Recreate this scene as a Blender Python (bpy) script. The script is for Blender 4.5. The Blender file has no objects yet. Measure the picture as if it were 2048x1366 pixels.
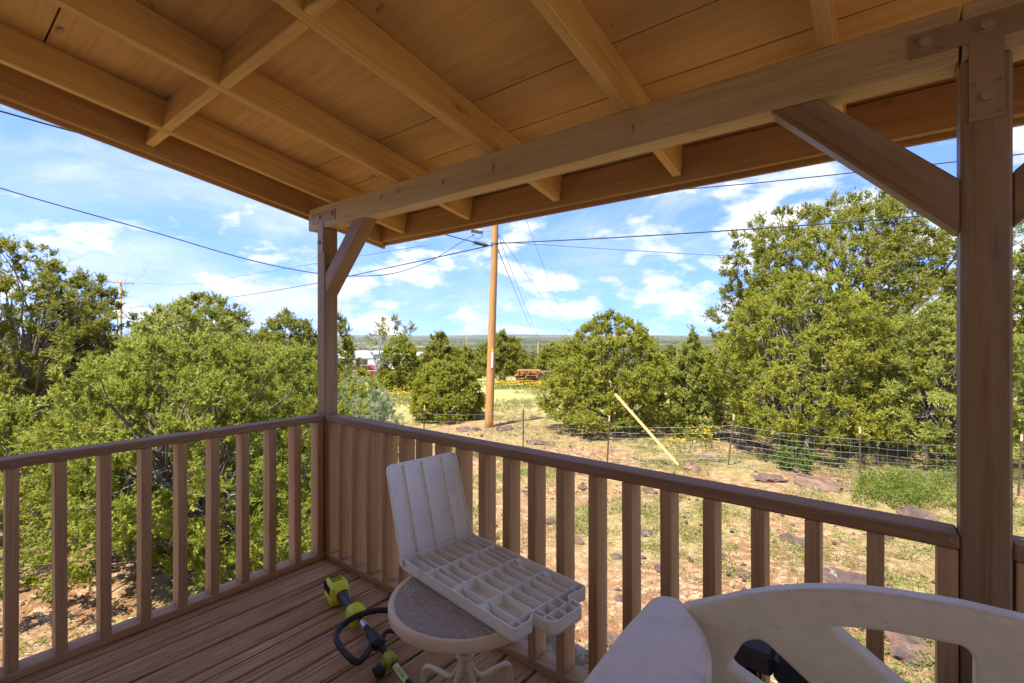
import bpy, bmesh, math, random
import numpy as np
from mathutils import Vector, Matrix

# ------------------------------------------------------------------ camera, sky, sun, exposure
sc = bpy.context.scene
CAM = Vector((2.6946, -1.5757, 1.36)); YAW = 0.6659; FPX = 949.04; Y0 = 672.5
cd = bpy.data.cameras.new('camera'); cam = bpy.data.objects.new('camera', cd)
sc.collection.objects.link(cam); sc.camera = cam
cam.location = CAM; cam.rotation_euler = (math.pi/2, 0, YAW)
cd.sensor_width = 36.0; cd.lens = FPX/2048*36; cd.shift_y = -(683-Y0)/2048
cd.clip_start = 0.02; cd.clip_end = 60000

SUN_EL, SUN_H = math.radians(65), Vector((-0.08, -1.0, 0)).normalized()
SUN = Vector((SUN_H.x*math.cos(SUN_EL), SUN_H.y*math.cos(SUN_EL), math.sin(SUN_EL)))
w = bpy.data.worlds.new('World'); sc.world = w; w.use_nodes = True
nt = w.node_tree; nt.nodes.clear()
def WN(t, **k):
    n = nt.nodes.new(t)
    for a, b in k.items(): setattr(n, a, b)
    return n
L_ = nt.links.new
sky = WN('ShaderNodeTexSky', sky_type='NISHITA', sun_disc=False)
sky.sun_elevation = SUN_EL; sky.sun_rotation = math.atan2(SUN.x, SUN.y)
sky.altitude = 1900; sky.air_density = 1.0; sky.dust_density = 0.05; sky.ozone_density = 2.5
_tc = WN('ShaderNodeTexCoord'); _mp = WN('ShaderNodeVectorMath', operation='MULTIPLY_ADD')   # sky sampled higher up, so azure replaces the pale horizon glow
L_(_tc.outputs['Generated'], _mp.inputs[0]); _mp.inputs[1].default_value = (1, 1, .8); _mp.inputs[2].default_value = (0, 0, .24)
_nm = WN('ShaderNodeVectorMath', operation='NORMALIZE'); L_(_mp.outputs[0], _nm.inputs[0]); L_(_nm.outputs[0], sky.inputs[0])
hs = WN('ShaderNodeHueSaturation'); hs.inputs['Saturation'].default_value = 1.16; hs.inputs['Hue'].default_value = .512; hs.inputs['Value'].default_value = 1.0
L_(sky.outputs[0], hs.inputs['Color'])
tc = WN('ShaderNodeTexCoord'); sp = WN('ShaderNodeSeparateXYZ'); L_(tc.outputs['Generated'], sp.inputs[0])
def wm(op, a, b=None, c=None):
    n = WN('ShaderNodeMath', operation=op)
    for i, v in enumerate((a, b, c)):
        if v is None: continue
        if isinstance(v, (int, float)): n.inputs[i].default_value = v
        else: L_(v, n.inputs[i])
    return n.outputs[0]
zz = wm('MAXIMUM', sp.outputs[2], 0.0)
cb = WN('ShaderNodeCombineXYZ')
L_(sp.outputs[0], cb.inputs[0]); L_(sp.outputs[1], cb.inputs[1]); L_(wm('MULTIPLY', sp.outputs[2], 2.3), cb.inputs[2])
def cnoise(scale, detail, rough, dist=0.0):
    n = WN('ShaderNodeTexNoise'); n.inputs['Scale'].default_value = scale; n.inputs['Detail'].default_value = detail
    n.inputs['Roughness'].default_value = rough; n.inputs['Distortion'].default_value = dist
    L_(cb.outputs[0], n.inputs['Vector']); return n.outputs[0]
def ramp(v, a, b):
    n = WN('ShaderNodeMapRange'); n.interpolation_type = 'SMOOTHSTEP'
    L_(v, n.inputs[0]); n.inputs[1].default_value = a; n.inputs[2].default_value = b
    return n.outputs[0]
n1 = cnoise(8.5, 10, 0.56, 0.1); n2 = cnoise(1.5, 3, 0.5, 0.1); n3 = cnoise(2.2, 8, 0.6, 0.8)
low = ramp(zz, 0.42, 0.05)                              # more cloud towards the horizon
puff = ramp(wm('ADD', wm('ADD', n1, wm('MULTIPLY', wm('SUBTRACT', n2, 0.5), 0.45)), wm('MULTIPLY', low, 0.085)), 0.525, 0.72)
wisp = wm('MULTIPLY', ramp(wm('ADD', n3, wm('MULTIPLY', wm('SUBTRACT', n2, 0.5), -0.5)), 0.40, 0.78), 0.65)
mask = wm('MAXIMUM', puff, wisp)
mx = WN('ShaderNodeMix', data_type='RGBA')
az = WN('ShaderNodeMix', data_type='RGBA', blend_type='MULTIPLY'); az.inputs[0].default_value = 1.0
L_(hs.outputs[0], az.inputs[6]); az.inputs[7].default_value = (.95, .90, 1.0, 1)
L_(mask, mx.inputs[0]); L_(az.outputs[2], mx.inputs[6])
shade = WN('ShaderNodeMix', data_type='RGBA')           # shaded and sunlit parts of the cloud, put in as colour
L_(ramp(cnoise(5.5, 7, 0.62), 0.36, 0.64), shade.inputs[0])
shade.inputs[6].default_value = (1.75, 1.95, 2.3, 1); shade.inputs[7].default_value = (2.7, 2.62, 2.5, 1)
L_(shade.outputs[2], mx.inputs[7])
bg = WN('ShaderNodeBackground'); bg.inputs[1].default_value = 0.135
L_(mx.outputs[2], bg.inputs[0]); wo = WN('ShaderNodeOutputWorld'); L_(bg.outputs[0], wo.inputs[0])

sd = bpy.data.lights.new('sun', 'SUN'); sd.energy = 3.1; sd.angle = math.radians(0.53); sd.color = (1.0, 0.93, 0.80)
sun = bpy.data.objects.new('sun', sd); sc.collection.objects.link(sun)
sun.rotation_euler = SUN.to_track_quat('Z', 'Y').to_euler(); sun.location = (0, 0, 30)

sc.view_settings.view_transform = 'Standard'; sc.view_settings.look = 'None'
sc.view_settings.exposure = 1.95; sc.view_settings.gamma = 1.0
sc.render.engine = 'CYCLES'
cy = sc.cycles
cy.use_denoising = True; cy.max_bounces = 6; cy.diffuse_bounces = 4; cy.glossy_bounces = 3
cy.transmission_bounces = 6; cy.transparent_max_bounces = 6; cy.use_adaptive_sampling = False
cy.caustics_reflective = False; cy.caustics_refractive = False
rng = np.random.default_rng(7); random.seed(7)
COL = sc.collection

# ------------------------------------------------------------------ helpers
FW = Vector((-math.sin(YAW), math.cos(YAW), 0)); RT = Vector((math.cos(YAW), math.sin(YAW), 0))
def at(px, d, z=None, py=None):
    """a point d metres ahead of the camera in the direction of column px of the photograph"""
    p = CAM + FW*d + RT*((px-1024)/FPX*d)
    if py is not None: z = CAM.z + (Y0-py)/FPX*d
    return Vector((p.x, p.y, gz(p.x, p.y) if z is None else z))
def gz(x, y):
    r = math.hypot(x-CAM.x, y-CAM.y); d = max(0.0, r-24)
    drop = 0.07*(math.sqrt(d*d+36)-6); drop = 16*(1-math.exp(-drop/16))
    b = 0.05*math.sin(x*0.9+1.3)*math.cos(y*0.7) + 0.035*math.sin(x*2.1-y*1.7)
    b *= min(1.0, r/6)
    return -1.64 - drop + b
def gz_np(x, y):
    r = np.hypot(x-CAM.x, y-CAM.y); d = np.maximum(0, r-24)
    drop = 0.07*(np.sqrt(d*d+36)-6); drop = 16*(1-np.exp(-drop/16))
    b = 0.05*np.sin(x*0.9+1.3)*np.cos(y*0.7) + 0.035*np.sin(x*2.1-y*1.7)
    return -1.64 - drop + b*np.minimum(1, r/6)

WM = {}                                  # world matrices, so that parts can be given in world space
def setp(o, label=None, cat=None, group=None, kind=None):
    if label: o['label'] = label
    if cat: o['category'] = cat
    if group: o['group'] = group
    if kind: o['kind'] = kind
    return o
def thing(name, label, cat, loc=(0, 0, 0), group=None, kind=None):
    o = bpy.data.objects.new(name, None); COL.objects.link(o); o.location = loc
    o.empty_display_size = 0.1; WM[o.name] = Matrix.Translation(loc)
    return setp(o, label, cat, group, kind)
def link(name, me, mat, parent=None, M=None):
    if mat is not None and not me.materials: me.materials.append(mat)
    o = bpy.data.objects.new(name, me); COL.objects.link(o)
    M = M if M is not None else Matrix.Identity(4)
    WM[o.name] = M
    if parent is not None:
        M = WM[parent.name].inverted() @ M; o.parent = parent
    o.matrix_basis = M
    return o
def mesh(name, V, F, smooth=False):
    me = bpy.data.meshes.new(name); me.from_pydata([tuple(v) for v in V], [], F)
    if smooth: me.polygons.foreach_set('use_smooth', [True]*len(me.polygons))
    me.update(); return me
def npmesh(name, V, Q, tint=None, smooth=False):
    """fast mesh from numpy arrays; Q is (n,3) or (n,4)"""
    me = bpy.data.meshes.new(name); k = Q.shape[1]
    me.vertices.add(len(V)); me.vertices.foreach_set('co', np.ascontiguousarray(V, dtype=np.float32).ravel())
    me.loops.add(Q.size); me.loops.foreach_set('vertex_index', np.ascontiguousarray(Q, dtype=np.int32).ravel())
    me.polygons.add(len(Q)); me.polygons.foreach_set('loop_start', np.arange(0, Q.size, k, dtype=np.int32))
    me.polygons.foreach_set('loop_total', np.full(len(Q), k, dtype=np.int32))
    if smooth: me.polygons.foreach_set('use_smooth', np.ones(len(Q), dtype=bool))
    if tint is not None:
        a = me.attributes.new('tint', 'FLOAT', 'POINT'); a.data.foreach_set('value', np.ascontiguousarray(tint, dtype=np.float32))
    me.update(); me.validate(); return me

class MB:
    """collects simple shapes for one part"""
    def __init__(s): s.V = []; s.F = []
    def add(s, V, F):
        b = len(s.V); s.V += [tuple(v) for v in V]; s.F += [tuple(i+b for i in f) for f in F]; return s
    def box(s, lo, hi, c=0.0):
        V, F = cbox((hi[0]-lo[0], hi[1]-lo[1], hi[2]-lo[2]), c)
        m = [(lo[i]+hi[i])/2 for i in range(3)]
        return s.add([(v[0]+m[0], v[1]+m[1], v[2]+m[2]) for v in V], F)
    def tube(s, pts, r, n=8, cap=True, closed=False):
        V, F = tube(pts, r, n, cap, closed); return s.add(V, F)
    def build(s, name, mat, parent=None, smooth=False, M=None):
        return link(name, mesh(name, s.V, s.F, smooth), mat, parent, M)
def cbox(size, c):
    x, y, z = (q/2 for q in size)
    if c <= 0:
        V = [(sx*x, sy*y, sz*z) for sx in (-1, 1) for sy in (-1, 1) for sz in (-1, 1)]
        return V, [(0,1,3,2),(4,6,7,5),(0,4,5,1),(2,3,7,6),(0,2,6,4),(1,5,7,3)]
    c = min(c, x*.9, y*.9, z*.9); V = []; idx = {}
    for sx in (-1, 1):
        for sy in (-1, 1):
            for sz in (-1, 1):
                for ax in range(3):
                    v = [sx*x, sy*y, sz*z]
                    for k in range(3):
                        if k != ax: v[k] -= (sx, sy, sz)[k]*c
                    idx[(sx, sy, sz, ax)] = len(V); V.append(tuple(v))
    F = []
    S = (-1, 1)
    for ax in range(3):
        o = [k for k in range(3) if k != ax]
        for s in S:
            q = []
            for a, b in ((-1,-1),(1,-1),(1,1),(-1,1)):
                t = [0,0,0]; t[ax] = s; t[o[0]] = a; t[o[1]] = b
                q.append(idx[(*t, ax)])
            F.append(tuple(q))
    for ax in range(3):
        o = [k for k in range(3) if k != ax]
        for a in S:
            for b in S:
                q = []
                for s, f in ((-1, o[0]), (1, o[0]), (1, o[1]), (-1, o[1])):
                    t = [0,0,0]; t[ax] = s; t[o[0]] = a; t[o[1]] = b
                    q.append(idx[(*t, f)])
                F.append(tuple(q))
    for sx in S:
        for sy in S:
            for sz in S: F.append(tuple(idx[(sx, sy, sz, k)] for k in range(3)))
    return V, F
def tube(pts, r, n=8, cap=True, closed=False):
    pts = [Vector(p) for p in pts]; m = len(pts)
    R = r if isinstance(r, (list, tuple)) else [r]*m
    V = []; F = []; prev = None
    for i, p in enumerate(pts):
        if closed: t = pts[(i+1) % m]-pts[i-1]
        else: t = pts[min(i+1, m-1)]-pts[max(i-1, 0)]
        t = t.normalized() if t.length > 1e-9 else Vector((0,0,1))
        if prev is None:
            u = t.cross(Vector((0, 0, 1)) if abs(t.z) < .9 else Vector((1, 0, 0))).normalized()
        else:
            u = (prev - t*prev.dot(t)); u = u.normalized() if u.length > 1e-6 else t.orthogonal().normalized()
        prev = u; v = t.cross(u)
        for k in range(n):
            a = 2*math.pi*k/n; V.append(p+(u*math.cos(a)+v*math.sin(a))*R[i])
    for i in range(m if closed else m-1):
        j = (i+1) % m
        for k in range(n):
            l = (k+1) % n; F.append((i*n+k, i*n+l, j*n+l, j*n+k))
    if cap and not closed:
        F.append(tuple(range(n-1, -1, -1))); F.append(tuple((m-1)*n+k for k in range(n)))
    return V, F
def smoothpath(pts, k=6):
    """Catmull-Rom"""
    P = [Vector(p) for p in pts]; P = [P[0]*2-P[1]]+P+[P[-1]*2-P[-2]]; out = []
    for i in range(1, len(P)-2):
        for j in range(k):
            t = j/k; a, b, c, d = P[i-1], P[i], P[i+1], P[i+2]
            out.append(0.5*((2*b)+(c-a)*t+(2*a-5*b+4*c-d)*t*t+(3*b-a-3*c+d)*t**3))
    out.append(P[-2]); return out
_cache = {}
def plank(name, p0, p1, wd, ht, mat, parent, up=(0, 0, 1), c=0.003):
    """a sawn board, its grain along local X, from p0 to p1 (centre line)"""
    p0, p1 = Vector(p0), Vector(p1); x = (p1-p0); Ln = x.length; x.normalize()
    z = Vector(up); z = (z-x*z.dot(x)).normalized(); y = z.cross(x)
    k = (round(Ln, 4), wd, ht, c, mat.name)
    if k not in _cache:
        V, F = cbox((Ln, wd, ht), c); _cache[k] = mesh(name, V, F); _cache[k].materials.append(mat)
    M = Matrix.Translation((p0+p1)/2) @ Matrix((x, y, z)).transposed().to_4x4()
    return link(name, _cache[k], None, parent, M)
def prism(name, poly, t, M, mat, parent, c=0.0):
    """polygon in local XZ extruded +-t/2 in local Y"""
    n = len(poly); V = [(p[0], -t/2, p[1]) for p in poly]+[(p[0], t/2, p[1]) for p in poly]
    F = [tuple(range(n)), tuple(range(2*n-1, n-1, -1))]+[(i, n+i, n+(i+1) % n, (i+1) % n) for i in range(n)]
    me = mesh(name, V, F)
    bm = bmesh.new(); bm.from_mesh(me); bmesh.ops.recalc_face_normals(bm, faces=bm.faces)
    if c: bmesh.ops.bevel(bm, geom=list(bm.edges), offset=c, segments=1, affect='EDGES', clamp_overlap=True)
    bm.to_mesh(me); bm.free(); return link(name, me, mat, parent, M)
def lathe(prof, n=32):
    V = []; F = []
    for r, z in prof:
        for k in range(n):
            a = 2*math.pi*k/n; V.append((r*math.cos(a), r*math.sin(a), z))
    for i in range(len(prof)-1):
        for k in range(n):
            l = (k+1) % n; F.append((i*n+k, i*n+l, (i+1)*n+l, (i+1)*n+k))
    return V, F
def shape2d(name, outline, holes, half, bevel, mat, parent, M, res=3):
    """a flat moulded panel with holes and rounded edges (drawn in local XY, thick along Z)"""
    cu = bpy.data.curves.new(name, 'CURVE'); cu.dimensions = '2D'; cu.fill_mode = 'BOTH'
    cu.extrude = half-bevel; cu.bevel_depth = bevel; cu.bevel_resolution = res; cu.offset = -bevel
    for pts in [outline]+holes:
        s = cu.splines.new('POLY'); s.points.add(len(pts)-1); s.use_cyclic_u = True
        for q, p in zip(s.points, pts): q.co = (p[0], p[1], 0, 1)
    tmp = bpy.data.objects.new('tmp', cu); COL.objects.link(tmp)
    dg = bpy.context.evaluated_depsgraph_get()
    me = bpy.data.meshes.new_from_object(tmp.evaluated_get(dg)); me.name = name
    COL.objects.unlink(tmp); bpy.data.objects.remove(tmp); bpy.data.curves.remove(cu)
    bm = bmesh.new(); bm.from_mesh(me); bmesh.ops.remove_doubles(bm, verts=bm.verts, dist=1e-5)
    for f in bm.faces: f.smooth = True
    for e in bm.edges:
        if len(e.link_faces) == 2 and e.calc_face_angle() > .7: e.smooth = False
    bm.to_mesh(me); bm.free(); me.materials.clear()
    return link(name, me, mat, parent, M)
def rounded(pts, r, n=4):
    out = []; m = len(pts)
    for i in range(m):
        p = Vector(pts[i]).to_2d(); a = Vector(pts[i-1]).to_2d(); b = Vector(pts[(i+1) % m]).to_2d()
        rr = min(r, (a-p).length*.45, (b-p).length*.45)
        s = p+(a-p).normalized()*rr; e = p+(b-p).normalized()*rr
        for k in range(n+1):
            t = k/n; out.append(tuple(s*(1-t)**2+p*2*t*(1-t)+e*t*t))
    return out

# ------------------------------------------------------------------ materials
def mat_new(name):
    m = bpy.data.materials.new(name); m.use_nodes = True; t = m.node_tree
    for n in list(t.nodes): t.nodes.remove(n)
    o = t.nodes.new('ShaderNodeOutputMaterial'); b = t.nodes.new('ShaderNodeBsdfPrincipled')
    t.links.new(b.outputs[0], o.inputs[0]); return m, t, b, o
class N:
    def __init__(s, t): s.t = t
    def n(s, ty, **k):
        q = s.t.nodes.new(ty)
        for a, b in k.items(): setattr(q, a, b)
        return q
    def l(s, a, b): s.t.links.new(a, b)
    def noise(s, vec, scale, detail=4, rough=.5, dist=0):
        q = s.n('ShaderNodeTexNoise'); q.inputs['Scale'].default_value = scale; q.inputs['Detail'].default_value = detail
        q.inputs['Roughness'].default_value = rough; q.inputs['Distortion'].default_value = dist
        if vec is not None: s.l(vec, q.inputs['Vector'])
        return q.outputs[0]
    def rng(s, v, a, b, c=0., d=1., sm=True):
        q = s.n('ShaderNodeMapRange')
        if sm: q.interpolation_type = 'SMOOTHSTEP'
        s.l(v, q.inputs[0])
        for i, x in enumerate((a, b, c, d)): q.inputs[i+1].default_value = x
        return q.outputs[0]
    def mix(s, f, a, b, mode='MIX'):
        q = s.n('ShaderNodeMix', data_type='RGBA', blend_type=mode)
        for i, x in ((0, f), (6, a), (7, b)):
            if isinstance(x, (int, float)): q.inputs[i].default_value = x
            elif isinstance(x, (tuple, list)): q.inputs[i].default_value = (*x, 1)
            else: s.l(x, q.inputs[i])
        return q.outputs[2]
    def math(s, op, a, b=None):
        q = s.n('ShaderNodeMath', operation=op)
        for i, x in enumerate((a, b)):
            if x is None: continue
            if isinstance(x, (int, float)): q.inputs[i].default_value = x
            else: s.l(x, q.inputs[i])
        return q.outputs[0]
    def mapping(s, vec, scale, rot=(0,0,0)):
        q = s.n('ShaderNodeMapping'); q.inputs['Scale'].default_value = scale; q.inputs['Rotation'].default_value = rot
        s.l(vec, q.inputs['Vector']); return q.outputs[0]
    def coord(s, rand=True):
        c = s.n('ShaderNodeTexCoord')
        if not rand: return c.outputs['Object']
        oi = s.n('ShaderNodeObjectInfo'); v = s.n('ShaderNodeVectorMath', operation='SCALE')
        cv = s.n('ShaderNodeCombineXYZ'); s.l(oi.outputs['Random'], cv.inputs[0]); s.l(oi.outputs['Random'], cv.inputs[1])
        cv.inputs[2].default_value = .3
        s.l(cv.outputs[0], v.inputs[0]); v.inputs['Scale'].default_value = 53.
        a = s.n('ShaderNodeVectorMath', operation='ADD'); s.l(c.outputs['Object'], a.inputs[0]); s.l(v.outputs[0], a.inputs[1])
        return a.outputs[0]
    def bump(s, h, strength, dist, b):
        q = s.n('ShaderNodeBump'); q.inputs['Strength'].default_value = strength; q.inputs['Distance'].default_value = dist
        s.l(h, q.inputs['Height']); s.l(q.outputs[0], b.inputs['Normal'])

def wood(name, base, dark, rough=.6, grain=1.0, worn=None, wornamt=.0, knots=.5, bump=.35, stain=0.25, gray=None, lines=.30):
    m, t, b, o = mat_new(name); k = N(t); v = k.coord()
    gv = k.mapping(v, (1.6, 34, 34)); g = k.noise(gv, 1.0, 6, .62, .6)
    fine = k.noise(k.mapping(v, (5, 190, 190)), 1.0, 3, .6)
    col = k.mix(k.rng(g, .36, .68), base, dark)
    col = k.mix(k.math('MULTIPLY', k.rng(k.noise(k.mapping(v, (2.5, 120, 120)), 1.0, 4, .6, .2), .48, .66), lines), col, tuple(c*.35 for c in dark))
    blot = k.noise(v, 2.2, 4, .6)
    col = k.mix(k.math('MULTIPLY', k.rng(blot, .45, .75), stain), col, tuple(c*.62 for c in base))
    oi = k.n('ShaderNodeObjectInfo')
    col = k.mix(k.rng(oi.outputs['Random'], 0, 1, 0, .22, False), col, tuple(c*.72 for c in base))
    h = k.math('ADD', k.math('MULTIPLY', g, .6), k.math('MULTIPLY', fine, .4))
    if gray:
        gm = k.math('MULTIPLY', k.rng(k.noise(k.mapping(v, (1.2, 6, 6)), 1, 5, .65), .45, .68), gray[1])
        col = k.mix(gm, col, gray[0])
    if worn:
        wmask = k.math('MULTIPLY', k.rng(k.noise(v, 1.7, 3, .6), .44, .64), k.rng(k.noise(k.mapping(v, (2.2, 60, 60)), 1, 5, .7, .3), .50, .62))
        col = k.mix(k.math('MULTIPLY', wmask, wornamt), col, worn)
        crack = k.rng(k.noise(k.mapping(v, (1.1, 75, 75)), 1, 4, .6, .35), .585, .64)
        col = k.mix(k.math('MULTIPLY', crack, .8), col, (.035, .022, .015))
        h = k.math('SUBTRACT', h, k.math('MULTIPLY', crack, .8))
    if knots:
        vo = k.n('ShaderNodeTexVoronoi'); vo.inputs['Scale'].default_value = 1
        k.l(k.mapping(v, (2.3, 8, 8)), vo.inputs['Vector'])
        kd = vo.outputs['Distance']
        km = k.rng(kd, .15, .06)
        ring = k.math('MULTIPLY', km, k.rng(k.noise(k.mapping(v, (28, 80, 80)), 1, 3, .6), .38, .62))
        col = k.mix(k.math('MULTIPLY', ring, knots), col, tuple(c*.28 for c in dark))
        h = k.math('SUBTRACT', h, k.math('MULTIPLY', ring, .5))
    k.l(col, b.inputs['Base Color']); b.inputs['Roughness'].default_value = rough; b.inputs['Specular IOR Level'].default_value = .22
    k.bump(h, bump*grain, .004, b); return m
def plain(name, col, rough=.5, metal=0., var=.12, scale=30, bump=.1, bd=.001, dirt=0.):
    m, t, b, o = mat_new(name); k = N(t); v = k.coord()
    n1 = k.noise(v, scale*.12, 5, .6); n2 = k.noise(v, scale, 4, .6)
    c = k.mix(k.rng(n1, .35, .7), col, tuple(x*(1-2*var) for x in col))
    if dirt:
        dm = k.math('MULTIPLY', k.rng(k.noise(v, 9, 7, .68), .55, .75), dirt)
        c = k.mix(dm, c, (.42, .34, .24))
        c = k.mix(k.math('MULTIPLY', k.rng(k.noise(v, 85, 3, .6), .70, .76), dirt), c, (.16, .12, .08))
    k.l(c, b.inputs['Base Color']); b.inputs['Roughness'].default_value = rough; b.inputs['Metallic'].default_value = metal
    if bump: k.bump(n2, bump, bd, b)
    return m
def foliage(name, a, b_, c_, transl=.5):
    m, t, b, o = mat_new(name); k = N(t)
    at_ = k.n('ShaderNodeAttribute', attribute_name='tint'); f = at_.outputs['Fac']
    col = k.mix(k.rng(f, 0, .55, sm=False), a, b_); col = k.mix(k.rng(f, .6, 1.0), col, c_)
    k.l(col, b.inputs['Base Color']); b.inputs['Roughness'].default_value = .62
    b.inputs['Specular IOR Level'].default_value = .25
    tr = k.n('ShaderNodeBsdfTranslucent'); k.l(col, tr.inputs['Color'])
    ms = k.n('ShaderNodeMixShader'); ms.inputs[0].default_value = transl
    k.l(b.outputs[0], ms.inputs[1]); k.l(tr.outputs[0], ms.inputs[2]); k.l(ms.outputs[0], o.inputs[0]); return m

TAN = wood('tan_painted_wood', (.72, .45, .18), (.60, .355, .13), .55, knots=.8, bump=.3, stain=.3)
PLY = wood('tan_painted_plywood', (.68, .41, .16), (.57, .33, .12), .7, knots=1.0, bump=.6, stain=.55, lines=.07)
BEAM = wood('sky_sheen_beam_paint', (.54, .375, .20), (.45, .30, .15), .5, knots=.5, bump=.4, gray=((.50, .41, .31), .45))  # grey blotches in the colour stand in for reflected sky sheen
BROWN = wood('brown_painted_wood', (.54, .325, .16), (.44, .255, .12), .62, knots=.35, bump=.35, stain=.25)
RAILM = wood('brown_rail_paint', (.35, .205, .10), (.28, .16, .076), .7, knots=.6, bump=.45, stain=.35)
FASC = wood('fascia_paint', (.50, .29, .125), (.41, .23, .095), .6, knots=.4, bump=.3)
DECK = wood('worn_deck_paint', (.56, .325, .155), (.44, .245, .11), .75, grain=1.6, worn=(.70, .54, .35), wornamt=.8, knots=.5, bump=.8, stain=.4, lines=.28)
STEEL = plain('painted_steel', (.33, .21, .11), .5, 0, .1, 40)
BOLT = plain('bolt_steel', (.40, .31, .21), .45, .2)
NAILM = plain('nail_steel', (.32, .31, .29), .45, .8)
SIDING = plain('house_siding', (.90, .80, .62), .7)  # wall out of view, kept pale to bounce light into the porch
ROOFM = plain('roof_shingle', (.16, .12, .10), .9, bump=.6, bd=.004)
PLASTIC = plain('grey_plastic', (.93, .885, .76), .42, 0, .04, 60, .06, dirt=.45)
PUTTY = plain('taupe_plastic', (.78, .695, .52), .42, 0, .04, 260, .35, .0006, dirt=.5)
BLACKP = plain('black_plastic', (.018, .019, .021), .42, 0, .2, 90, .25)
DUSTY = plain('dusty_black_plastic', (.045, .042, .038), .6, 0, .3, 50, .3)
GRIP = plain('dark_grey_grip', (.05, .052, .056), .5, 0, .15, 120, .3)
LIME = plain('lime_plastic', (.76, .84, .02), .38, 0, .07, 60, .05)
OLIVE = plain('faded_lime_plastic', (.45, .43, .02), .45, 0, .2, 40, .1)
BEIGE = plain('beige_enamel', (.80, .655, .44), .4, 0, .07, 40, .06)
STICK = plain('lime_sticker', (.60, .72, .16), .4, 0, .05)
INK = plain('black_ink', (.01, .01, .01), .5, 0, 0)
WHITE = plain('white_paint', (.78, .78, .76), .4, 0, .05)
BARK = plain('grey_bark', (.17, .135, .105), .9, 0, .25, 60, .8, .006)
DEADW = plain('silver_dead_wood', (.40, .37, .33), .85, 0, .2, 60, .5, .004)
CABLE = plain('black_cable', (.03, .03, .032), .6, 0, .1)
STRAND = plain('steel_strand', (.20, .20, .19), .5, .5, .1)
WIRE = plain('galvanised_wire', (.22, .22, .21), .55, .5, .1)
TPOST = plain('brown_fence_post', (.16, .10, .065), .7, 0, .2, 40, .2)
TIP = plain('cream_post_tip', (.66, .54, .27), .6)
LUMBER = wood('new_yellow_lumber', (.62, .47, .20), (.52, .37, .13), .6, knots=.3, bump=.2)
OLDWOOD = wood('orange_old_lumber', (.46, .23, .09), (.30, .14, .05), .8, knots=.3, bump=.4)
POLEW = wood('utility_pole_wood', (.58, .32, .11), (.42, .21, .065), .8, grain=1.5, knots=.2, bump=.8, stain=.5)
REDCAR = plain('dark_red_paint', (.22, .02, .025), .3, 0, .1)
GLASSD = plain('dark_window_glass', (.03, .05, .05), .1, 0, .1, 5, 0)
TEAL = plain('tinted_window', (.04, .10, .09), .1, 0, .1, 5, 0)
RUBBER = plain('tyre_rubber', (.03, .03, .03), .8)
RUST = plain('rusty_sheet', (.38, .15, .06), .8, 0, .3, 20, .3)
F_JUN = foliage('juniper_green', (.235, .265, .032), (.365, .37, .045), (.48, .43, .08))
F_NEAR = foliage('juniper_near', (.20, .24, .03), (.315, .345, .045), (.44, .42, .09))
F_DARK = foliage('juniper_dark', (.18, .20, .027), (.29, .29, .038), (.42, .365, .065))
F_PALE = foliage('juniper_pale', (.25, .285, .05), (.37, .39, .075), (.48, .47, .13))
F_SAGE = foliage('sage_greygreen', (.28, .34, .17), (.42, .47, .25), (.52, .53, .28))
F_WEED = foliage('bright_weed', (.12, .18, .022), (.19, .25, .036), (.28, .30, .07))
F_COVER = foliage('ground_cover_leaf', (.16, .20, .04), (.25, .29, .07), (.36, .36, .12))
F_GRASS = foliage('dry_grass', (.22, .25, .07), (.40, .37, .14), (.54, .46, .23))
F_STRAW = foliage('straw_litter', (.16, .10, .06), (.40, .30, .17), (.56, .47, .32), .1)
F_FLOWER = foliage('yellow_petals', (.60, .44, .01), (.75, .52, .01), (.80, .60, .02), .2)
F_FAR = foliage('far_scrub', (.085, .11, .025), (.13, .155, .035), (.20, .20, .06), .1)

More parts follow.
